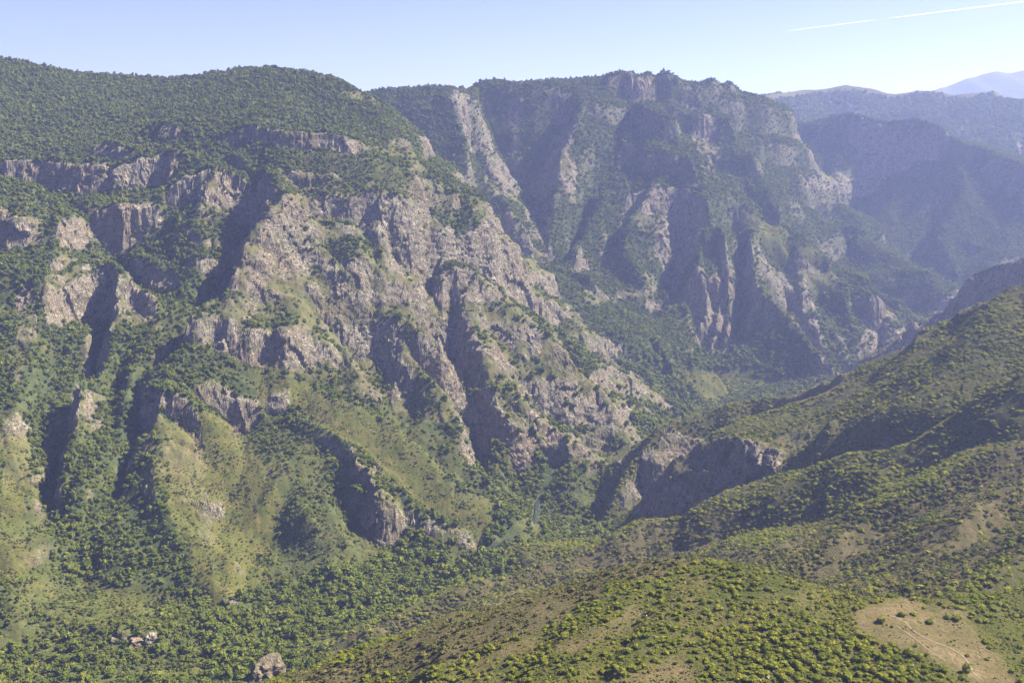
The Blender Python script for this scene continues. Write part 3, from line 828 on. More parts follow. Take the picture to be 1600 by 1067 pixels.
def trunk_mesh(name, h, r, seed):
    rg = random.Random(seed)
    vs, fs = [], []
    def limb(p0, p1, r0, r1):
        o = len(vs); d = (p1 - p0).normalized(); a = d.orthogonal().normalized(); b = d.cross(a)
        for p, rr in ((p0, r0), ((p0 + p1) / 2 + a * r0 * .4, (r0 + r1) / 2), (p1, r1)):
            for k in range(6):
                t = k * math.pi / 3
                vs.append(tuple(p + (a * math.cos(t) + b * math.sin(t)) * rr))
        for j in range(2):
            for k in range(6):
                fs.append((o + j * 6 + k, o + j * 6 + (k + 1) % 6, o + j * 6 + 6 + (k + 1) % 6, o + j * 6 + 6 + k))
    top = Vector((rg.uniform(-.05, .05), rg.uniform(-.05, .05), h))
    limb(Vector((0, 0, -.12)), top, r, r * .6)
    for i in range(4):
        a = i * 1.6 + rg.random()
        limb(top * (.6 + .1 * i), top * (.75 + .1 * i) + Vector((math.cos(a) * .25, math.sin(a) * .25, .18)), r * .5, r * .18)
    me = bpy.data.meshes.new(name); me.from_pydata(vs, [], fs); me.materials.append(M_BARK)
    return me
TREE_CROWNS = [crown_mesh('crown', 100 + i, 7 + i % 4, 120, .078, M_TREE, .40, 1.05 + .08 * (i % 3), .95) for i in range(6)]
TREE_TRUNKS = [trunk_mesh('trunk', .42, .035, i) for i in range(3)]
SHRUB_CROWNS = [crown_mesh('crown', 200 + i, 9 + i % 5, 460, .042, M_SHRUB, .46, .62, .75) for i in range(6)]
SHRUB_STEMS = [trunk_mesh('stem', .25, .025, 20 + i) for i in range(3)]
SCRUB_CROWNS = [crown_mesh('crown', 300 + i, 6 + i % 3, 100, .08, M_SCRUB, .44, .55, .75) for i in range(4)]

gxs, gys = grad(blur(H, 1))
def scatter(spacing, y0, y1, seed):
    rg = np.random.default_rng(seed)
    xs = np.arange(-.62 * y1 - 60, .62 * y1 + 60, spacing); ys = np.arange(y0, y1, spacing)
    X, Y = np.meshgrid(xs, ys)
    X = (X + (rg.random(X.shape) - .5) * spacing * .95).ravel(); Y = (Y + (rg.random(Y.shape) - .5) * spacing * .95).ravel()
    z = gsample(H, X, Y)
    u, v = project(X, Y, z)
    m = (u > -160) & (u < 1860) & (v < 1230) & (v > 20)
    X, Y, z, u, v = X[m], Y[m], z[m], u[m], v[m]
    sl = np.hypot(gsample(gxs, X, Y), gsample(gys, X, Y))
    own = gnear(OWN, X, Y)
    rock, gp, dp, bp, nz = cover(X, Y, z, sl, own)
    return dict(x=X, y=Y, z=z, u=u, v=v, sl=sl, own=own, rock=rock, gp=gp, dp=dp, bp=bp, nz=nz, rg=rg, rd=gsample(river_d, X, Y))
def visible(p, pad=6.0):
    """keeps plants that a straight line from the viewer reaches"""
    n = 60
    ok = np.ones(len(p['x']), bool)
    for t in np.linspace(.35, .985, n):
        x = p['x'] * t; y = p['y'] * t
        z = CAM_Z + (p['z'] + pad - CAM_Z) * t
        ok &= ~((y > GY[0]) & (gsample(H, x, y) > z + 1.5))
    return ok
def take(p, m): return {k: (v[m] if isinstance(v, np.ndarray) else v) for k, v in p.items()}

def stuff(name, label, cat, pts, scale, protos, zoff=-.1):
    """one geometry-nodes object that stands a plant on each point"""
    me = bpy.data.meshes.new(name)
    n = len(pts)
    me.vertices.add(n); me.vertices.foreach_set('co', pts.astype(np.float32).ravel())
    rg = np.random.default_rng(n)
    a = me.attributes.new('psize', 'FLOAT_VECTOR', 'POINT')
    sv = np.stack([scale * (.75 + .6 * rg.random(n)), scale * (.75 + .5 * rg.random(n)), scale * (.65 + .6 * rg.random(n))], -1)
    a.data.foreach_set('vector', sv.astype(np.float32).ravel())
    a = me.attributes.new('prot', 'FLOAT_VECTOR', 'POINT')
    rv_ = np.stack([rg.normal(size=n) * .08, rg.normal(size=n) * .08, rg.random(n) * 6.283], -1)
    a.data.foreach_set('vector', rv_.astype(np.float32).ravel())
    a = me.attributes.new('pkind', 'INT', 'POINT')
    a.data.foreach_set('value', rg.integers(0, len(protos), n).astype(np.int32))
    o = put(name, me, kind='stuff', label=label, category=cat)
    ng = bpy.data.node_groups.new(name, 'GeometryNodeTree')
    ng.interface.new_socket('Geometry', in_out='INPUT', socket_type='NodeSocketGeometry')
    ng.interface.new_socket('Geometry', in_out='OUTPUT', socket_type='NodeSocketGeometry')
    N = ng.nodes; Lk = ng.links.new
    gi = N.new('NodeGroupInput'); go = N.new('NodeGroupOutput'); jn = N.new('GeometryNodeJoinGeometry')
    def attr(nm, t):
        q = N.new('GeometryNodeInputNamedAttribute'); q.data_type = t; q.inputs[0].default_value = nm
        return q.outputs[0]
    m2p = N.new('GeometryNodeMeshToPoints'); Lk(gi.outputs[0], m2p.inputs[0])
    for i, pr in enumerate(protos):
        oi = N.new('GeometryNodeObjectInfo'); oi.inputs[0].default_value = pr; oi.inputs[1].default_value = True
        ip = N.new('GeometryNodeInstanceOnPoints')
        cmp_ = N.new('FunctionNodeCompare'); cmp_.data_type = 'INT'; cmp_.operation = 'EQUAL'
        Lk(attr('pkind', 'INT'), cmp_.inputs[2]); cmp_.inputs[3].default_value = i
        Lk(m2p.outputs[0], ip.inputs['Points']); Lk(cmp_.outputs[0], ip.inputs['Selection'])
        Lk(oi.outputs['Geometry'], ip.inputs['Instance'])
        e2r = N.new('FunctionNodeEulerToRotation'); Lk(attr('prot', 'FLOAT_VECTOR'), e2r.inputs[0])
        Lk(e2r.outputs[0], ip.inputs['Rotation']); Lk(attr('psize', 'FLOAT_VECTOR'), ip.inputs['Scale'])
        Lk(ip.outputs[0], jn.inputs[0])
    Lk(jn.outputs[0], go.inputs[0])
    md = o.modifiers.new('plants', 'NODES'); md.node_group = ng
    return o
def plant(name, label, cat, group, x, y, z, s, rot, crown, stem, stem_name):
    e = bpy.data.objects.new(name, None); COL.objects.link(e)
    e.empty_display_size = .5
    e.location = (x, y, z); e.rotation_euler = (0, 0, rot); e.scale = (s, s, s)
    e['label'] = label; e['category'] = cat
    if group: e['group'] = group
    put('crown', crown, e); put(stem_name, stem, e)
    return e

# woods: everything beyond the near knoll
p = scatter(3.9, 640, 3500, 3)
own = p['own']; nz = p['nz']; rg = p['rg']
dens = np.full(len(own), .92)
clump = fbm(p['x'], p['y'], 45, 3, 140)
dens = np.where(p['gp'] > .5, .10 + .5 * sstep(.2, .45, clump), dens)
dens = np.where(own == 3, 0, dens)
dens = np.where((p['gp'] > .3) & (p['gp'] < .5), .40 + .5 * sstep(-.15, .2, clump), dens)
dens = np.where((own == 0) & (p['v'] > 430) & (p['gp'] < .5), dens * (.45 + .55 * sstep(-.3, .1, clump)), dens)
dens = np.where(own == 5, .55 + .4 * sstep(-.2, .2, clump), dens)
dens = dens * (1 - .93 * p['rock']) * (1 - .95 * p['dp'])
dens = np.where(p['rd'] < np.where((p['y'] > 1150) & (p['y'] < 1400), 5, 2.5), 0, dens)
dens = np.where(p['bp'] > .5, dens * .8, dens)
m = rg.random(len(dens)) < dens
p = take(p, m)
p = take(p, visible(p))
n = len(p['x'])
size = 2.8 + 4.4 * rg.random(n) ** 2.4
size = np.where(p['rd'] < 90, size * 1.25 + 3.5 * (rg.random(n) > .93), size)
size = np.where(p['gp'] > .5, size * .55, np.where(p['gp'] > .3, size * .75, size))
size = np.where(p['own'] >= 1, size, size)
print('woods', n, time.time() - T0)
scrubby = (p['bp'] > .5) | ((p['gp'] > .5) & (p['own'] == 0))
PX = size / p['y']
cand = np.where(~scrubby & (p['u'] > 5) & (p['u'] < 1595) & (p['v'] < 1060) & (p['y'] < 1500) & (p['own'] != 3))[0]
top = cand[np.argsort(-PX[cand])][:300]
rest = np.ones(n, bool); rest[top] = False
pt = np.stack([p['x'], p['y'], p['z'] - .25], -1)
def protos(crowns, trunks, tag):
    out = []
    for i, c in enumerate(crowns):
        bm = bmesh.new(); bm.from_mesh(c)
        nf = len(bm.faces)
        bm.from_mesh(trunks[i % len(trunks)])
        bm.faces.ensure_lookup_table()
        for f in bm.faces[nf:]: f.material_index = 1
        me = bpy.data.meshes.new(tag); bm.to_mesh(me); bm.free()
        me.materials.append(c.materials[0]); me.materials.append(M_BARK)
        out.append(bpy.data.objects.new(tag, me))
    return out
PT = protos(TREE_CROWNS, TREE_TRUNKS, 'tree')
PS = protos(SHRUB_CROWNS, SHRUB_STEMS, 'shrub')
PC = protos(SCRUB_CROWNS, SHRUB_STEMS, 'scrub')
w_near = rest & ~scrubby
stuff('forest', 'dense green woods covering the mountainsides and the valley floor', 'forest', pt[w_near & np.isin(p['own'], [0, 5])], size[w_near & np.isin(p['own'], [0, 5])], PT)
stuff('forest', 'hazy blue green woods on the mountain wall and bowl across the gorge', 'forest', pt[w_near & np.isin(p['own'], [1, 2])], size[w_near & np.isin(p['own'], [1, 2])], PT)
stuff('scrub', 'low olive scrub on brown gully sides and grassy slopes', 'scrub', pt[rest & scrubby], size[rest & scrubby] * .8, PC)
def tree_label(u, v, sz, rd):
    big = 'tall broad' if sz > 7.4 else 'round'
    if v > 1000: w = 'at the bottom left edge of the valley floor' if u < 200 else ('around the low pale outcrop on the valley floor' if u < 330 else 'between the outcrop and the brown rock stump')
    elif rd < 70: w = 'lining the river below the grassy spur' if u < 560 else ('lining the river under the low brown ridge' if u < 780 else 'lining the river where the gorge narrows')
    elif v > 900: w = 'in the valley wood left of the grassy spur' if u < 300 else 'in the valley wood right of the grassy spur'
    else: w = 'on the lower slope at the left edge' if u < 300 else 'on the lower slope under the meadow cliff'
    return f'{big} tree {w}', f'{big} trees {w}'
for k, i in enumerate(top):
    lab, grp = tree_label(p['u'][i], p['v'][i], size[i], p['rd'][i])
    plant('tree', lab, 'tree', grp, *pt[i], size[i], random.random() * 6.28, TREE_CROWNS[k % 6], TREE_TRUNKS[k % 3], 'trunk')

# woods on the distant hills
me_, hx, hy, hh, hr, hg = HILLS
rg = np.random.default_rng(44)
fi = rg.integers(1, hx.shape[0] - 1, 60000); fj = rg.integers(1, hx.shape[1] - 1, 60000)
okk = (hg[fi, fj] < .45) & (hr[fi, fj] < .5)
fi, fj = fi[okk], fj[okk]
hp = np.stack([hx[fi, fj] + rg.normal(size=len(fi)) * 3, hy[fi, fj] + rg.normal(size=len(fi)) * 3, hh[fi, fj] - .5], -1)
u, v = project(hp[:, 0], hp[:, 1], hp[:, 2])
hp = hp[(u > 900) & (u < 1700) & (v < 420)]
stuff('forest', 'hazy woods on the distant hills below the right skyline', 'forest', hp, 9 + 5 * rg.random(len(hp)), PT)

# bushes on the near hillside
p = scatter(3.1, 540, 1420, 17)
rg = p['rg']
cl = fbm(p['x'], p['y'], 34, 4, 160)
dens = .30 + .65 * sstep(-.22, .12, cl)
dens = np.where(p['gp'] > .5, .55 + .35 * sstep(-.2, .2, cl), dens)
dens = dens * (1 - .9 * p['rock']) * (1 - .93 * p['dp'])
m = (rg.random(len(dens)) < dens) & (p['own'] == 3)
p = take(p, m); p = take(p, visible(p, 3.0))
n = len(p['x'])
size = 2.1 + 2.4 * rg.random(n) ** 2 + 2.2 * (sstep(.15, .4, cl[m][:n] if len(cl[m]) == n else np.zeros(n)))
pt = np.stack([p['x'], p['y'], p['z'] - .1], -1)
kk = (p['bp'] > .5) & (rg.random(n) < .75)
print('slope bushes', n)
stuff('scrub', 'green bushes spread over the hillside at the right', 'scrub', pt[~kk], size[~kk], PS)
stuff('scrub', 'olive brown scrub on the gully sides of the hillside at the right', 'scrub', pt[kk], size[kk], PC)

# small bushes rooted on ledges and in cracks of the crags, and dotted over the steep meadows
p = scatter(4.2, 900, 2800, 23)
rg = p['rg']
cl = fbm(p['x'], p['y'], 30, 4, 170)
dens = np.where(p['rock'] > .25, .03 + .24 * sstep(-.1, .3, cl) + .2 * sstep(1.0, .5, p['sl']), 0)
dens = np.where((p['gp'] > .5) & (p['rock'] <= .25), .16 + .4 * sstep(-.05, .25, cl), dens)
m = (rg.random(len(dens)) < dens) & np.isin(p['own'], [0, 1, 2])
p = take(p, m); p = take(p, visible(p, 3.0))
n = len(p['x'])
size = 1.1 + 2.6 * rg.random(n) ** 2.8
print('ledge bushes', n)
stuff('scrub', 'small dark bushes dotted over the crags and steep meadows', 'scrub', np.stack([p['x'], p['y'], p['z'] - .1], -1), size, PC + PT[:2])

# low growth: knee high bushes that roughen every grassy slope
p = scatter(3.0, 560, 1750, 29)
rg = p['rg']
cl = fbm(p['x'], p['y'], 26, 4, 180)
dens = np.where(p['gp'] > .3, .42 + .5 * sstep(-.25, .2, cl), .25 * (p['own'] == 3))
dens = dens * (1 - .6 * p['rock']) * (1 - .9 * p['dp'])
m = (rg.random(len(dens)) < dens) & np.isin(p['own'], [0, 3, 5])
p = take(p, m); p = take(p, visible(p, 2.0))
n = len(p['x'])
print('low growth', n)
stuff('low_scrub', 'knee high olive scrub roughening the grassy slopes', 'scrub', np.stack([p['x'], p['y'], p['z'] - .1], -1), 1.1 + 1.9 * rg.random(n) ** 2, PC)
p = scatter(1.15, 310, 640, 31)
rg = p['rg']
cl = fbm(p['x'], p['y'], 12, 4, 190)
dens = np.where(p['dp'] > .5, np.where((p['u'] > 1320) & (p['v'] > 930), .13, .5), .30 + .5 * sstep(-.2, .2, cl))
m = (rg.random(len(dens)) < dens) & (p['own'] >= 3)
p = take(p, m); p = take(p, visible(p, 2.0))
n = len(p['x'])
print('tufts', n)
hh_ = rg.random(n) < .5
pt = np.stack([p['x'], p['y'], p['z'] - .08], -1); sz = .3 + .7 * rg.random(n) ** 2
stuff('low_scrub', 'low yellow green tufts between the shrubs of the near hilltop', 'scrub', pt[hh_], sz[hh_], PS)
stuff('low_scrub', 'low olive brown tufts between the shrubs of the near hilltop', 'scrub', pt[~hh_], sz[~hh_], PC)

# shrubs on the knoll
p = scatter(1.9, 300, 660, 9)
rg = p['rg']
cl = fbm(p['x'], p['y'], 16, 4, 150)
dens = .36 + .5 * sstep(-.16, .18, cl)
dens = np.where(p['bp'] > .5, dens * .8, dens)
dens = np.where(inside([(1150,1067),(1100,1000),(1250,960),(1340,990),(1450,1030),(1500,1067)], p['u'], p['v']), .95, dens)
dens = np.where(p['dp'] > .5, np.where((p['u'] > 1320) & (p['v'] > 930), .05 * sstep(.1, .3, cl), .32), dens)
m = (rg.random(len(dens)) < dens) & (p['own'] >= 3)
p = take(p, m); p = take(p, visible(p, 2.5))
n = len(p['x'])
size = .7 + 2.3 * rg.random(n) ** 2.6
size = np.where(inside([(1150,1067),(1100,1000),(1250,960),(1340,990),(1450,1030),(1500,1067)], p['u'], p['v']), size * 1.35, size)
size = np.where(p['dp'] > .5, size * .6, size)
print('shrubs', n)
pt = np.stack([p['x'], p['y'], p['z'] - .1], -1)
scr = (p['bp'] > .5)
cand = np.where((p['u'] > 3) & (p['u'] < 1597) & (p['v'] < 1064) & ~scr)[0]
top = cand[np.argsort(-(size / p['y'])[cand])][:300]
rest = np.ones(n, bool); rest[top] = False
stuff('scrub', 'yellow green shrubs dotted over the sunny hilltop in front', 'scrub', pt[rest & ~scr], size[rest & ~scr], PS)
stuff('scrub', 'dull brown green scrub on the shaded edge of the hilltop', 'scrub', pt[rest & scr], size[rest & scr], PC)
def shrub_label(u, v, y, sz):
    big = 'large' if sz > 3.2 else 'leafy'
    if v > 1035: w = 'low on the near hilltop, ' + ('at its left' if u < 850 else 'in its middle' if u < 1150 else 'below the bare clearing')
    elif u > 1540: w = 'at the right edge beyond the bare clearing'
    elif u > 1330: w = 'along the upper rim of the bare clearing' if v < 965 else 'along the lower rim of the bare clearing'
    elif v < 930: w = 'on the rounded skyline of the near hilltop'
    elif u > 1150: w = 'in the thicket left of the bare clearing'
    elif u > 900: w = 'on the middle of the near hilltop between tan patches'
    else: w = 'on the left shoulder of the near hilltop'
    return f'{big} shrub {w}', f'{big} shrubs {w}'
for k, i in enumerate(top):
    lab, grp = shrub_label(p['u'][i], p['v'][i], p['y'][i], size[i])
    plant('shrub', lab, 'shrub', grp, *pt[i], size[i], random.random() * 6.28, SHRUB_CROWNS[k % 6], SHRUB_STEMS[k % 3], 'stem')
print('plants', time.time() - T0)

# ------------------------------------------------------------------ single shrubs on the bare clearing
def ground(u, v, y0=330, y1=3700):
    """where the sight line of a photo pixel meets the land"""
    ys = np.exp(np.linspace(math.log(y0), math.log(y1), 3000))
    w = W(u, v, 1000.0)
    x = w[0] / 1000 * ys; z = CAM_Z + (w[2] - CAM_Z) / 1000 * ys
    k = int(np.argmax(gsample(H, x, ys) > z))
    return float(x[k]), float(ys[k]), float(gsample(H, x[k:k + 1], ys[k:k + 1])[0])
LONE = [
 (1510, 1052, 5.0, 1.5, 'tall narrow shrub beside the path near the lower end of the clearing'),
 (1409, 963, 3.6, .9, 'round shrub standing alone near the upper edge of the bare clearing'),
 (1377, 972, 3.8, 1.1, 'leafy double shrub at the upper left of the bare clearing'),
 (1428, 961, 2.8, .8, 'low shrub just right of the round shrub at the top of the clearing'),
 (1494, 968, 4.0, .9, 'bushy shrub at the upper right edge of the bare clearing'),
 (1479, 966, 2.8, 1.0, 'shrub just left of the bushy one at the upper right edge of the clearing'),
 (1452, 974, 3.4, .9, 'wide shrub below the tree line in the upper middle of the clearing'),
 (1430, 1010, 1.7, 1.1, 'tiny shrub in the middle of the bare clearing left of the path'),
 (1394, 980, 1.5, 1.0, 'small shrub at the left side of the clearing under the double shrub'),
 (1448, 1024, 1.6, 1.2, 'small upright shrub in the lower left of the bare clearing'),
 (1512, 1025, 1.8, 1.0, 'small shrub right of the path in the lower clearing'),
 (1542, 1031, 1.8, .9, 'small dark shrub by the right edge of the clearing'),
 (1486, 1002, 1.2, .9, 'lowest tuft like shrub right of the path in the middle of the clearing'),
 (1346, 995, 2.4, .9, 'dark shrub at the left tip of the bare clearing'),
 (1500, 981, 1.2, 1.0, 'small shrub under the bushy one at the right of the clearing'),
]
for k, (u, v, s_, hs, lab) in enumerate(LONE):
    x, y, z = ground(u, v)
    e = plant('shrub', lab, 'shrub', 'shrubs on the bare clearing', x, y, z - .08, s_, k * 1.7, SHRUB_CROWNS[(k * 5 + 1) % 6], SHRUB_STEMS[k % 3], 'stem')
    e.scale = (s_ * (.62 if hs > 1.3 else 1), s_ * (.62 if hs > 1.3 else 1), s_ * hs)

# ------------------------------------------------------------------ loose rocks and outcrops
def rock_material(name, tintc, k):
    m, nt, o = newmat(name); b = NB(nt)
    geo = b.n('ShaderNodeNewGeometry'); pos = geo.outputs['Position']
    c, h = rock_color(b, pos)
    c = b.mix(k, c, tintc)
    d = b.n('ShaderNodeBsdfDiffuse'); b.link(c, d.inputs[0])
    bu = b.n('ShaderNodeBump'); bu.inputs['Distance'].default_value = .6; b.link(h, bu.inputs['Height']); b.link(bu.outputs[0], d.inputs['Normal'])
    b.link(d.outputs[0], o.inputs[0]); return m
M_ROCK = rock_material('grey_rock', (.15, .13, .105), .55)
M_WHITE = rock_material('white_rock', (.27, .25, .205), .6)
M_BROWN = rock_material('brown_rock', (.12, .098, .062), .75)
M_ORANGE = rock_material('orange_rock', (.20, .14, .085), .5)
def rock_mesh(name, seed, sub, dims, mat, rough=.35):
    v, f = ico(sub)
    rg = np.random.default_rng(seed)
    o = rg.random(3) * 50
    q = v * np.array((1.2, 1.2, .8))
    n = n3(q[:, 0] + o[0], q[:, 1] + o[1], q[:, 2] + o[2], .9, seed) + .5 * (1 - 2 * np.abs(n3(q[:, 0] + o[0], q[:, 1] + o[1], q[:, 2] + o[2], .4, seed + 1))) + .25 * n3(q[:, 0] + o[0], q[:, 1] + o[1], q[:, 2] + o[2], .17, seed + 2)
    # square the blob up into a block, then break it
    bl = np.sign(v) * np.abs(v) ** .7
    v2 = bl * (1 + rough * n[:, None]) * np.array(dims) * .5
    me = bpy.data.meshes.new(name); me.from_pydata(v2.tolist(), [], f.tolist()); me.materials.append(mat)
    return me
def rock(name, label, u, v, dims, mat, seed, rot=0, sink=.25, sub=4, group=None, rough=.35):
    x, y, z = ground(u, v)
    o = put(name, rock_mesh(name, seed, sub, dims, mat, rough), label=label, category='rock')
    o.location = (x, y, z + dims[2] * (.5 - sink)); o.rotation_euler = (0, 0, rot)
    if group: o['group'] = group
    return o
rock('rock_outcrop', 'white limestone knob at the right end of the low outcrop on the valley floor', 238, 1002, (8, 6, 9), M_WHITE, 3, .3, .45, rough=.7)
rock('rock_outcrop', 'orange stained rock face under the white knob on the valley floor', 217, 1008, (15, 7, 10), M_ORANGE, 4, .4, .5, rough=.8)
rock('rock_outcrop', 'grey rounded rock at the left end of the low valley outcrop', 188, 1004, (11, 7, 8), M_ROCK, 5, .1, .5, rough=.8)
rock('rock_outcrop', 'pinkish boulder at the foot of the grassy spur where the woods begin', 366, 948, (9, 8, 10), M_ROCK, 6, .5, .4)
rock('rock_outcrop', 'square topped grey rock stump above the river at the bottom left', 420, 1060, (26, 18, 24), M_BROWN, 8, .5, .40, 4, rough=.5)
rs_ = random.Random(5)
STONES = [(1200, 1060), (1212, 1052), (1186, 1064), (1175, 1048), (1320, 1000), (1352, 1020), (1365, 1018), (1427, 1040), (1433, 1036), (1488, 1028), (1375, 990), (905, 1042), (1010, 962), (960, 1056), (1120, 1062), (1245, 985), (1402, 1022), (1465, 1038), (1290, 1040), (1060, 1040), (860, 1058), (1340, 1010)]
proto = None
for k, (u, v) in enumerate(STONES):
    sz = rs_.uniform(.9, 2.0)
    if k < 4:
        o = rock('boulder', 'pale boulder among shrubs on the near hilltop', u, v, (sz, sz * .8, sz * .7), M_WHITE, 40 + k, rs_.random() * 6, .2, 2, 'pale boulders on the near hilltop', .45)
        proto = o
    else:
        o = proto.copy(); COL.objects.link(o); x, y, z = ground(u, v)
        o.location = (x, y, z + .15); o.rotation_euler = (rs_.random(), rs_.random(), rs_.random() * 6); o.scale = (sz * .6, sz * .5, sz * .5)

# ------------------------------------------------------------------ river and footpaths
def ribbon(name, P, width, mat, lift, label, cat, water=False):
    P = np.array(P); n = len(P)
    t = np.gradient(P[:, :2], axis=0); t /= np.linalg.norm(t, axis=1)[:, None] + 1e-6
    nr = np.stack([-t[:, 1], t[:, 0]], 1)
    wv = width * (1 + .25 * np.sin(np.arange(n) * 1.3) * .6)
    vs, fs = [], []
    for k in (-1, -.33, .33, 1):
        q = P[:, :2] + nr * (wv * .5 * k)[:, None]
        z = P[:, 2] + lift if water else gsample(H, q[:, 0], q[:, 1]) + lift
        vs.append(np.stack([q[:, 0], q[:, 1], z], 1))
    vs = np.concatenate(vs)
    for r in range(3):
        for i in range(n - 1):
            fs.append((r * n + i, r * n + i + 1, (r + 1) * n + i + 1, (r + 1) * n + i))
    me = bpy.data.meshes.new(name); me.from_pydata(vs.tolist(), [], fs); me.materials.append(mat)
    return put(name, me, kind='structure', label=label, category=cat)
m_w, nt, o_ = newmat('water'); b = NB(nt)
geo = b.n('ShaderNodeNewGeometry')
foam = b.noise(geo.outputs['Position'], .22, 6, .7)
pr = b.n('ShaderNodeBsdfPrincipled'); pr.inputs['Roughness'].default_value = .45; pr.inputs['Specular IOR Level'].default_value = .15
b.link(b.ramp(foam, [(.62, (.018, .026, .022)), (.74, (.4, .42, .42))]), pr.inputs['Base Color'])
bu = b.n('ShaderNodeBump'); bu.inputs['Distance'].default_value = .3; b.link(b.noise(geo.outputs['Position'], 1.2, 4), bu.inputs['Height']); b.link(bu.outputs[0], pr.inputs['Normal'])
b.link(pr.outputs[0], o_.inputs[0])
rvd = []
for a_, c_ in zip(rv[:-1], rv[1:]):
    k = max(2, int(np.linalg.norm((c_ - a_)[:2]) / 10))
    rvd += [a_ + (c_ - a_) * i / k for i in range(k)]
rvd = np.array(rvd); rvd = rvd[(rvd[:, 1] > 1150) & (rvd[:, 1] < 1335)]
bed = gsample(H, rvd[:, 0], rvd[:, 1])
bed = np.convolve(np.pad(bed, 5, mode='edge'), np.ones(11) / 11, mode='valid')
ribbon('river', np.stack([rvd[:, 0], rvd[:, 1], bed], 1), 4.5, m_w, .7, 'small dark river with white rapids between trees on the valley floor', 'river', True)
M_PATH = plain('path_soil', (.165, .130, .080))
def px_path(pts):
    out = []
    for a_, c_ in zip(pts[:-1], pts[1:]):
        k = 8
        out += [ground(a_[0] + (c_[0] - a_[0]) * i / k, a_[1] + (c_[1] - a_[1]) * i / k) for i in range(k)]
    return out
ribbon('footpath', px_path([(1375, 958), (1400, 965), (1415, 972), (1425, 985), (1445, 997), (1465, 1006), (1480, 1011), (1500, 1022), (1510, 1032), (1522, 1052), (1535, 1064)]), .5, M_PATH, .3, 'pale narrow footpath crossing the bare clearing', 'footpath')
ribbon('footpath', px_path([(1400, 978), (1425, 995), (1450, 1015), (1468, 1028), (1480, 1034)]), .35, M_PATH, .3, 'faint second footpath left of the main one on the clearing', 'footpath')

# ------------------------------------------------------------------ far away: mast on the hill, aircraft and its trail
mx, my = W(1312, 131, 4500)[:2]
kx = int(np.argmin((HILLS[1] - mx) ** 2 + (HILLS[2] - my) ** 2))
mz = float(HILLS[3].ravel()[kx])
mast = bpy.data.objects.new('radio_mast', None); COL.objects.link(mast); mast.location = (mx, my, mz - 1)
mast['label'] = 'thin radio mast on the bare top of the distant hill'; mast['category'] = 'mast'
M_STEEL = plain('steel', (.35, .34, .34), .5)
def bars(name, segs, r, parent, mat):
    bm = bmesh.new()
    for p0, p1 in segs:
        p0, p1 = Vector(p0), Vector(p1); d = p1 - p0
        mt = Matrix.Translation((p0 + p1) / 2) @ d.to_track_quat('Z', 'Y').to_matrix().to_4x4()
        bmesh.ops.create_cone(bm, cap_ends=True, segments=6, radius1=r, radius2=r, depth=d.length, matrix=mt)
    me = bpy.data.meshes.new(name); bm.to_mesh(me); bm.free(); me.materials.append(mat)
    return put(name, me, parent)
bars('pole', [((0, 0, 0), (0, 0, 30))], .55, mast, M_STEEL)
bars('crossbar', [((-2, 0, 24), (2, 0, 24)), ((0, -2, 27), (0, 2, 27))], .2, mast, M_STEEL)
bars('guy_wire', [((9 * math.cos(a), 9 * math.sin(a), 0), (0, 0, 22)) for a in (0, 2.1, 4.2)], .06, mast, M_STEEL)
A0, A1 = W(1224, 49.5, 86000), W(1622, 0, 86000)
A1 = W(1622, 0, 86000 * (A0[2] - CAM_Z) / (A1[2] - CAM_Z))
m_c, nt, o_ = newmat('vapour'); b = NB(nt)
d_f = b.n('ShaderNodeBsdfDiffuse'); d_f.inputs[0].default_value = (.9, .9, .9, 1)
t_l = b.n('ShaderNodeBsdfTranslucent'); t_l.inputs[0].default_value = (.9, .9, .9, 1)
t_r = b.n('ShaderNodeBsdfTransparent')
m1 = b.n('ShaderNodeMixShader'); m1.inputs[0].default_value = .5; b.link(d_f.outputs[0], m1.inputs[1]); b.link(t_l.outputs[0], m1.inputs[2])
m2 = b.n('ShaderNodeMixShader'); m2.inputs[0].default_value = .36; b.link(t_r.outputs[0], m2.inputs[1]); b.link(m1.outputs[0], m2.inputs[2]); b.link(m2.outputs[0], o_.inputs[0])
trail = bpy.data.objects.new('contrail', None); COL.objects.link(trail); trail.location = A0
trail['label'] = 'thin white contrail with one small gap crossing the sky at the upper right'; trail['category'] = 'contrail'
def tube(name, f0, f1, r0, r1):
    bm = bmesh.new(); D = A1 - A0; n = 60; rings = []
    up = Vector((0, 0, 1)); dv = Vector(D).normalized(); sdv = dv.cross(up).normalized()
    for i in range(n + 1):
        f = f0 + (f1 - f0) * i / n
        e = min(1, 6 * min(i, n - i + (0 if f1 < 1 else 9)) / n + .15)
        r = (r0 + (r1 - r0) * f) * e * (1 + .12 * math.sin(i * 2.1) + .1 * math.sin(i * 5.3))
        c = Vector(D) * f
        rings.append([bm.verts.new(c + (sdv * math.cos(k * .785) + up * math.sin(k * .785)) * r) for k in range(8)])
    for a_, c_ in zip(rings[:-1], rings[1:]):
        for k in range(8): bm.faces.new((a_[k], a_[(k + 1) % 8], c_[(k + 1) % 8], c_[k]))
    me = bpy.data.meshes.new(name); bm.to_mesh(me); bm.free(); me.materials.append(m_c)
    return put(name, me, trail)
tube('vapour_trail', .008, .44, 13, 26)
tube('vapour_trail', .465, 1.0, 18, 34)
plane = bpy.data.objects.new('airplane', None); COL.objects.link(plane); plane.location = A0
dv = Vector(A0 - A1).normalized(); plane.rotation_euler = dv.to_track_quat('Y', 'Z').to_euler()
plane['label'] = 'tiny white airplane at the tip of the contrail'; plane['category'] = 'airplane'
M_PLANE = plain('white_paint', (.8, .8, .8), .3)
bm = bmesh.new(); bmesh.ops.create_uvsphere(bm, u_segments=10, v_segments=8, radius=1)
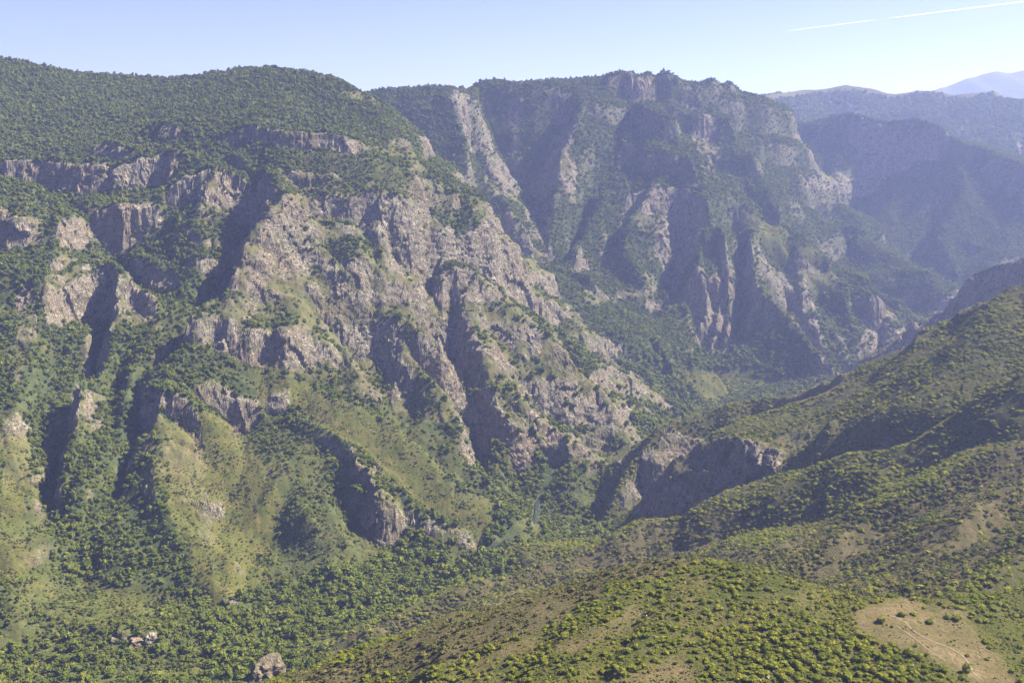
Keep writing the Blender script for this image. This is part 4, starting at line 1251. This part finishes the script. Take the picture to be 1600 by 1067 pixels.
for v_ in bm.verts: v_.co = (v_.co.x * 3, v_.co.y * 34, v_.co.z * 3)
me = bpy.data.meshes.new('fuselage'); bm.to_mesh(me); bm.free(); me.materials.append(M_PLANE); put('fuselage', me, plane)
def wing(name, pts, th):
    vs = [(x, y, z) for x, y, z in pts] + [(x, y, z + th) for x, y, z in pts]; n = len(pts)
    fs = [tuple(range(n))[::-1], tuple(range(n, 2 * n))] + [(i, (i + 1) % n, n + (i + 1) % n, n + i) for i in range(n)]
    me = bpy.data.meshes.new(name); me.from_pydata(vs, [], fs); me.materials.append(M_PLANE); put(name, me, plane)
for q in (-1, 1):
    wing('wing', [(2 * q, 8, 0), (30 * q, -10, 2), (30 * q, -14, 2), (2 * q, -6, 0)][::q], .9)
    wing('tailplane', [(1 * q, -26, 1), (11 * q, -33, 1.5), (11 * q, -35, 1.5), (1 * q, -32, 1)][::q], .5)
wing('fin', [(0, -25, 2), (0, -32, 11), (0, -35, 11), (0, -33, 2)], .5)

# ------------------------------------------------------------------ haze
def haze_box(x0, x1, y0, y1, z0, z1):
    bm = bmesh.new(); bmesh.ops.create_cube(bm, size=1)
    for v in bm.verts:
        v.co = (x0 if v.co.x < 0 else x1, y0 if v.co.y < 0 else y1, z0 if v.co.z < 0 else z1)
    me = bpy.data.meshes.new('haze'); bm.to_mesh(me); bm.free()
    m, nt, o = newmat('haze')
    pv = nt.nodes.new('ShaderNodeVolumePrincipled')
    pv.inputs['Color'].default_value = HAZE_COLOR
    pv.inputs['Density'].default_value = HAZE_DENSITY
    pv.inputs['Anisotropy'].default_value = .35
    nt.links.new(pv.outputs[0], o.inputs['Volume'])
    me.materials.append(m)
    put('haze', me, kind='stuff', label='pale blue summer haze filling the gorge', category='haze')
import os
if not os.environ.get('NOHAZE'):
    haze_box(-2800, 7600, -700, 11200, float(min(VZ.min(), HILLS[3].min(), MTN[3].min())) - 1.0, float(max(VZ.max(), HILLS[3].max(), MTN[3].max())) + 35.0)
print('done', time.time() - T0)
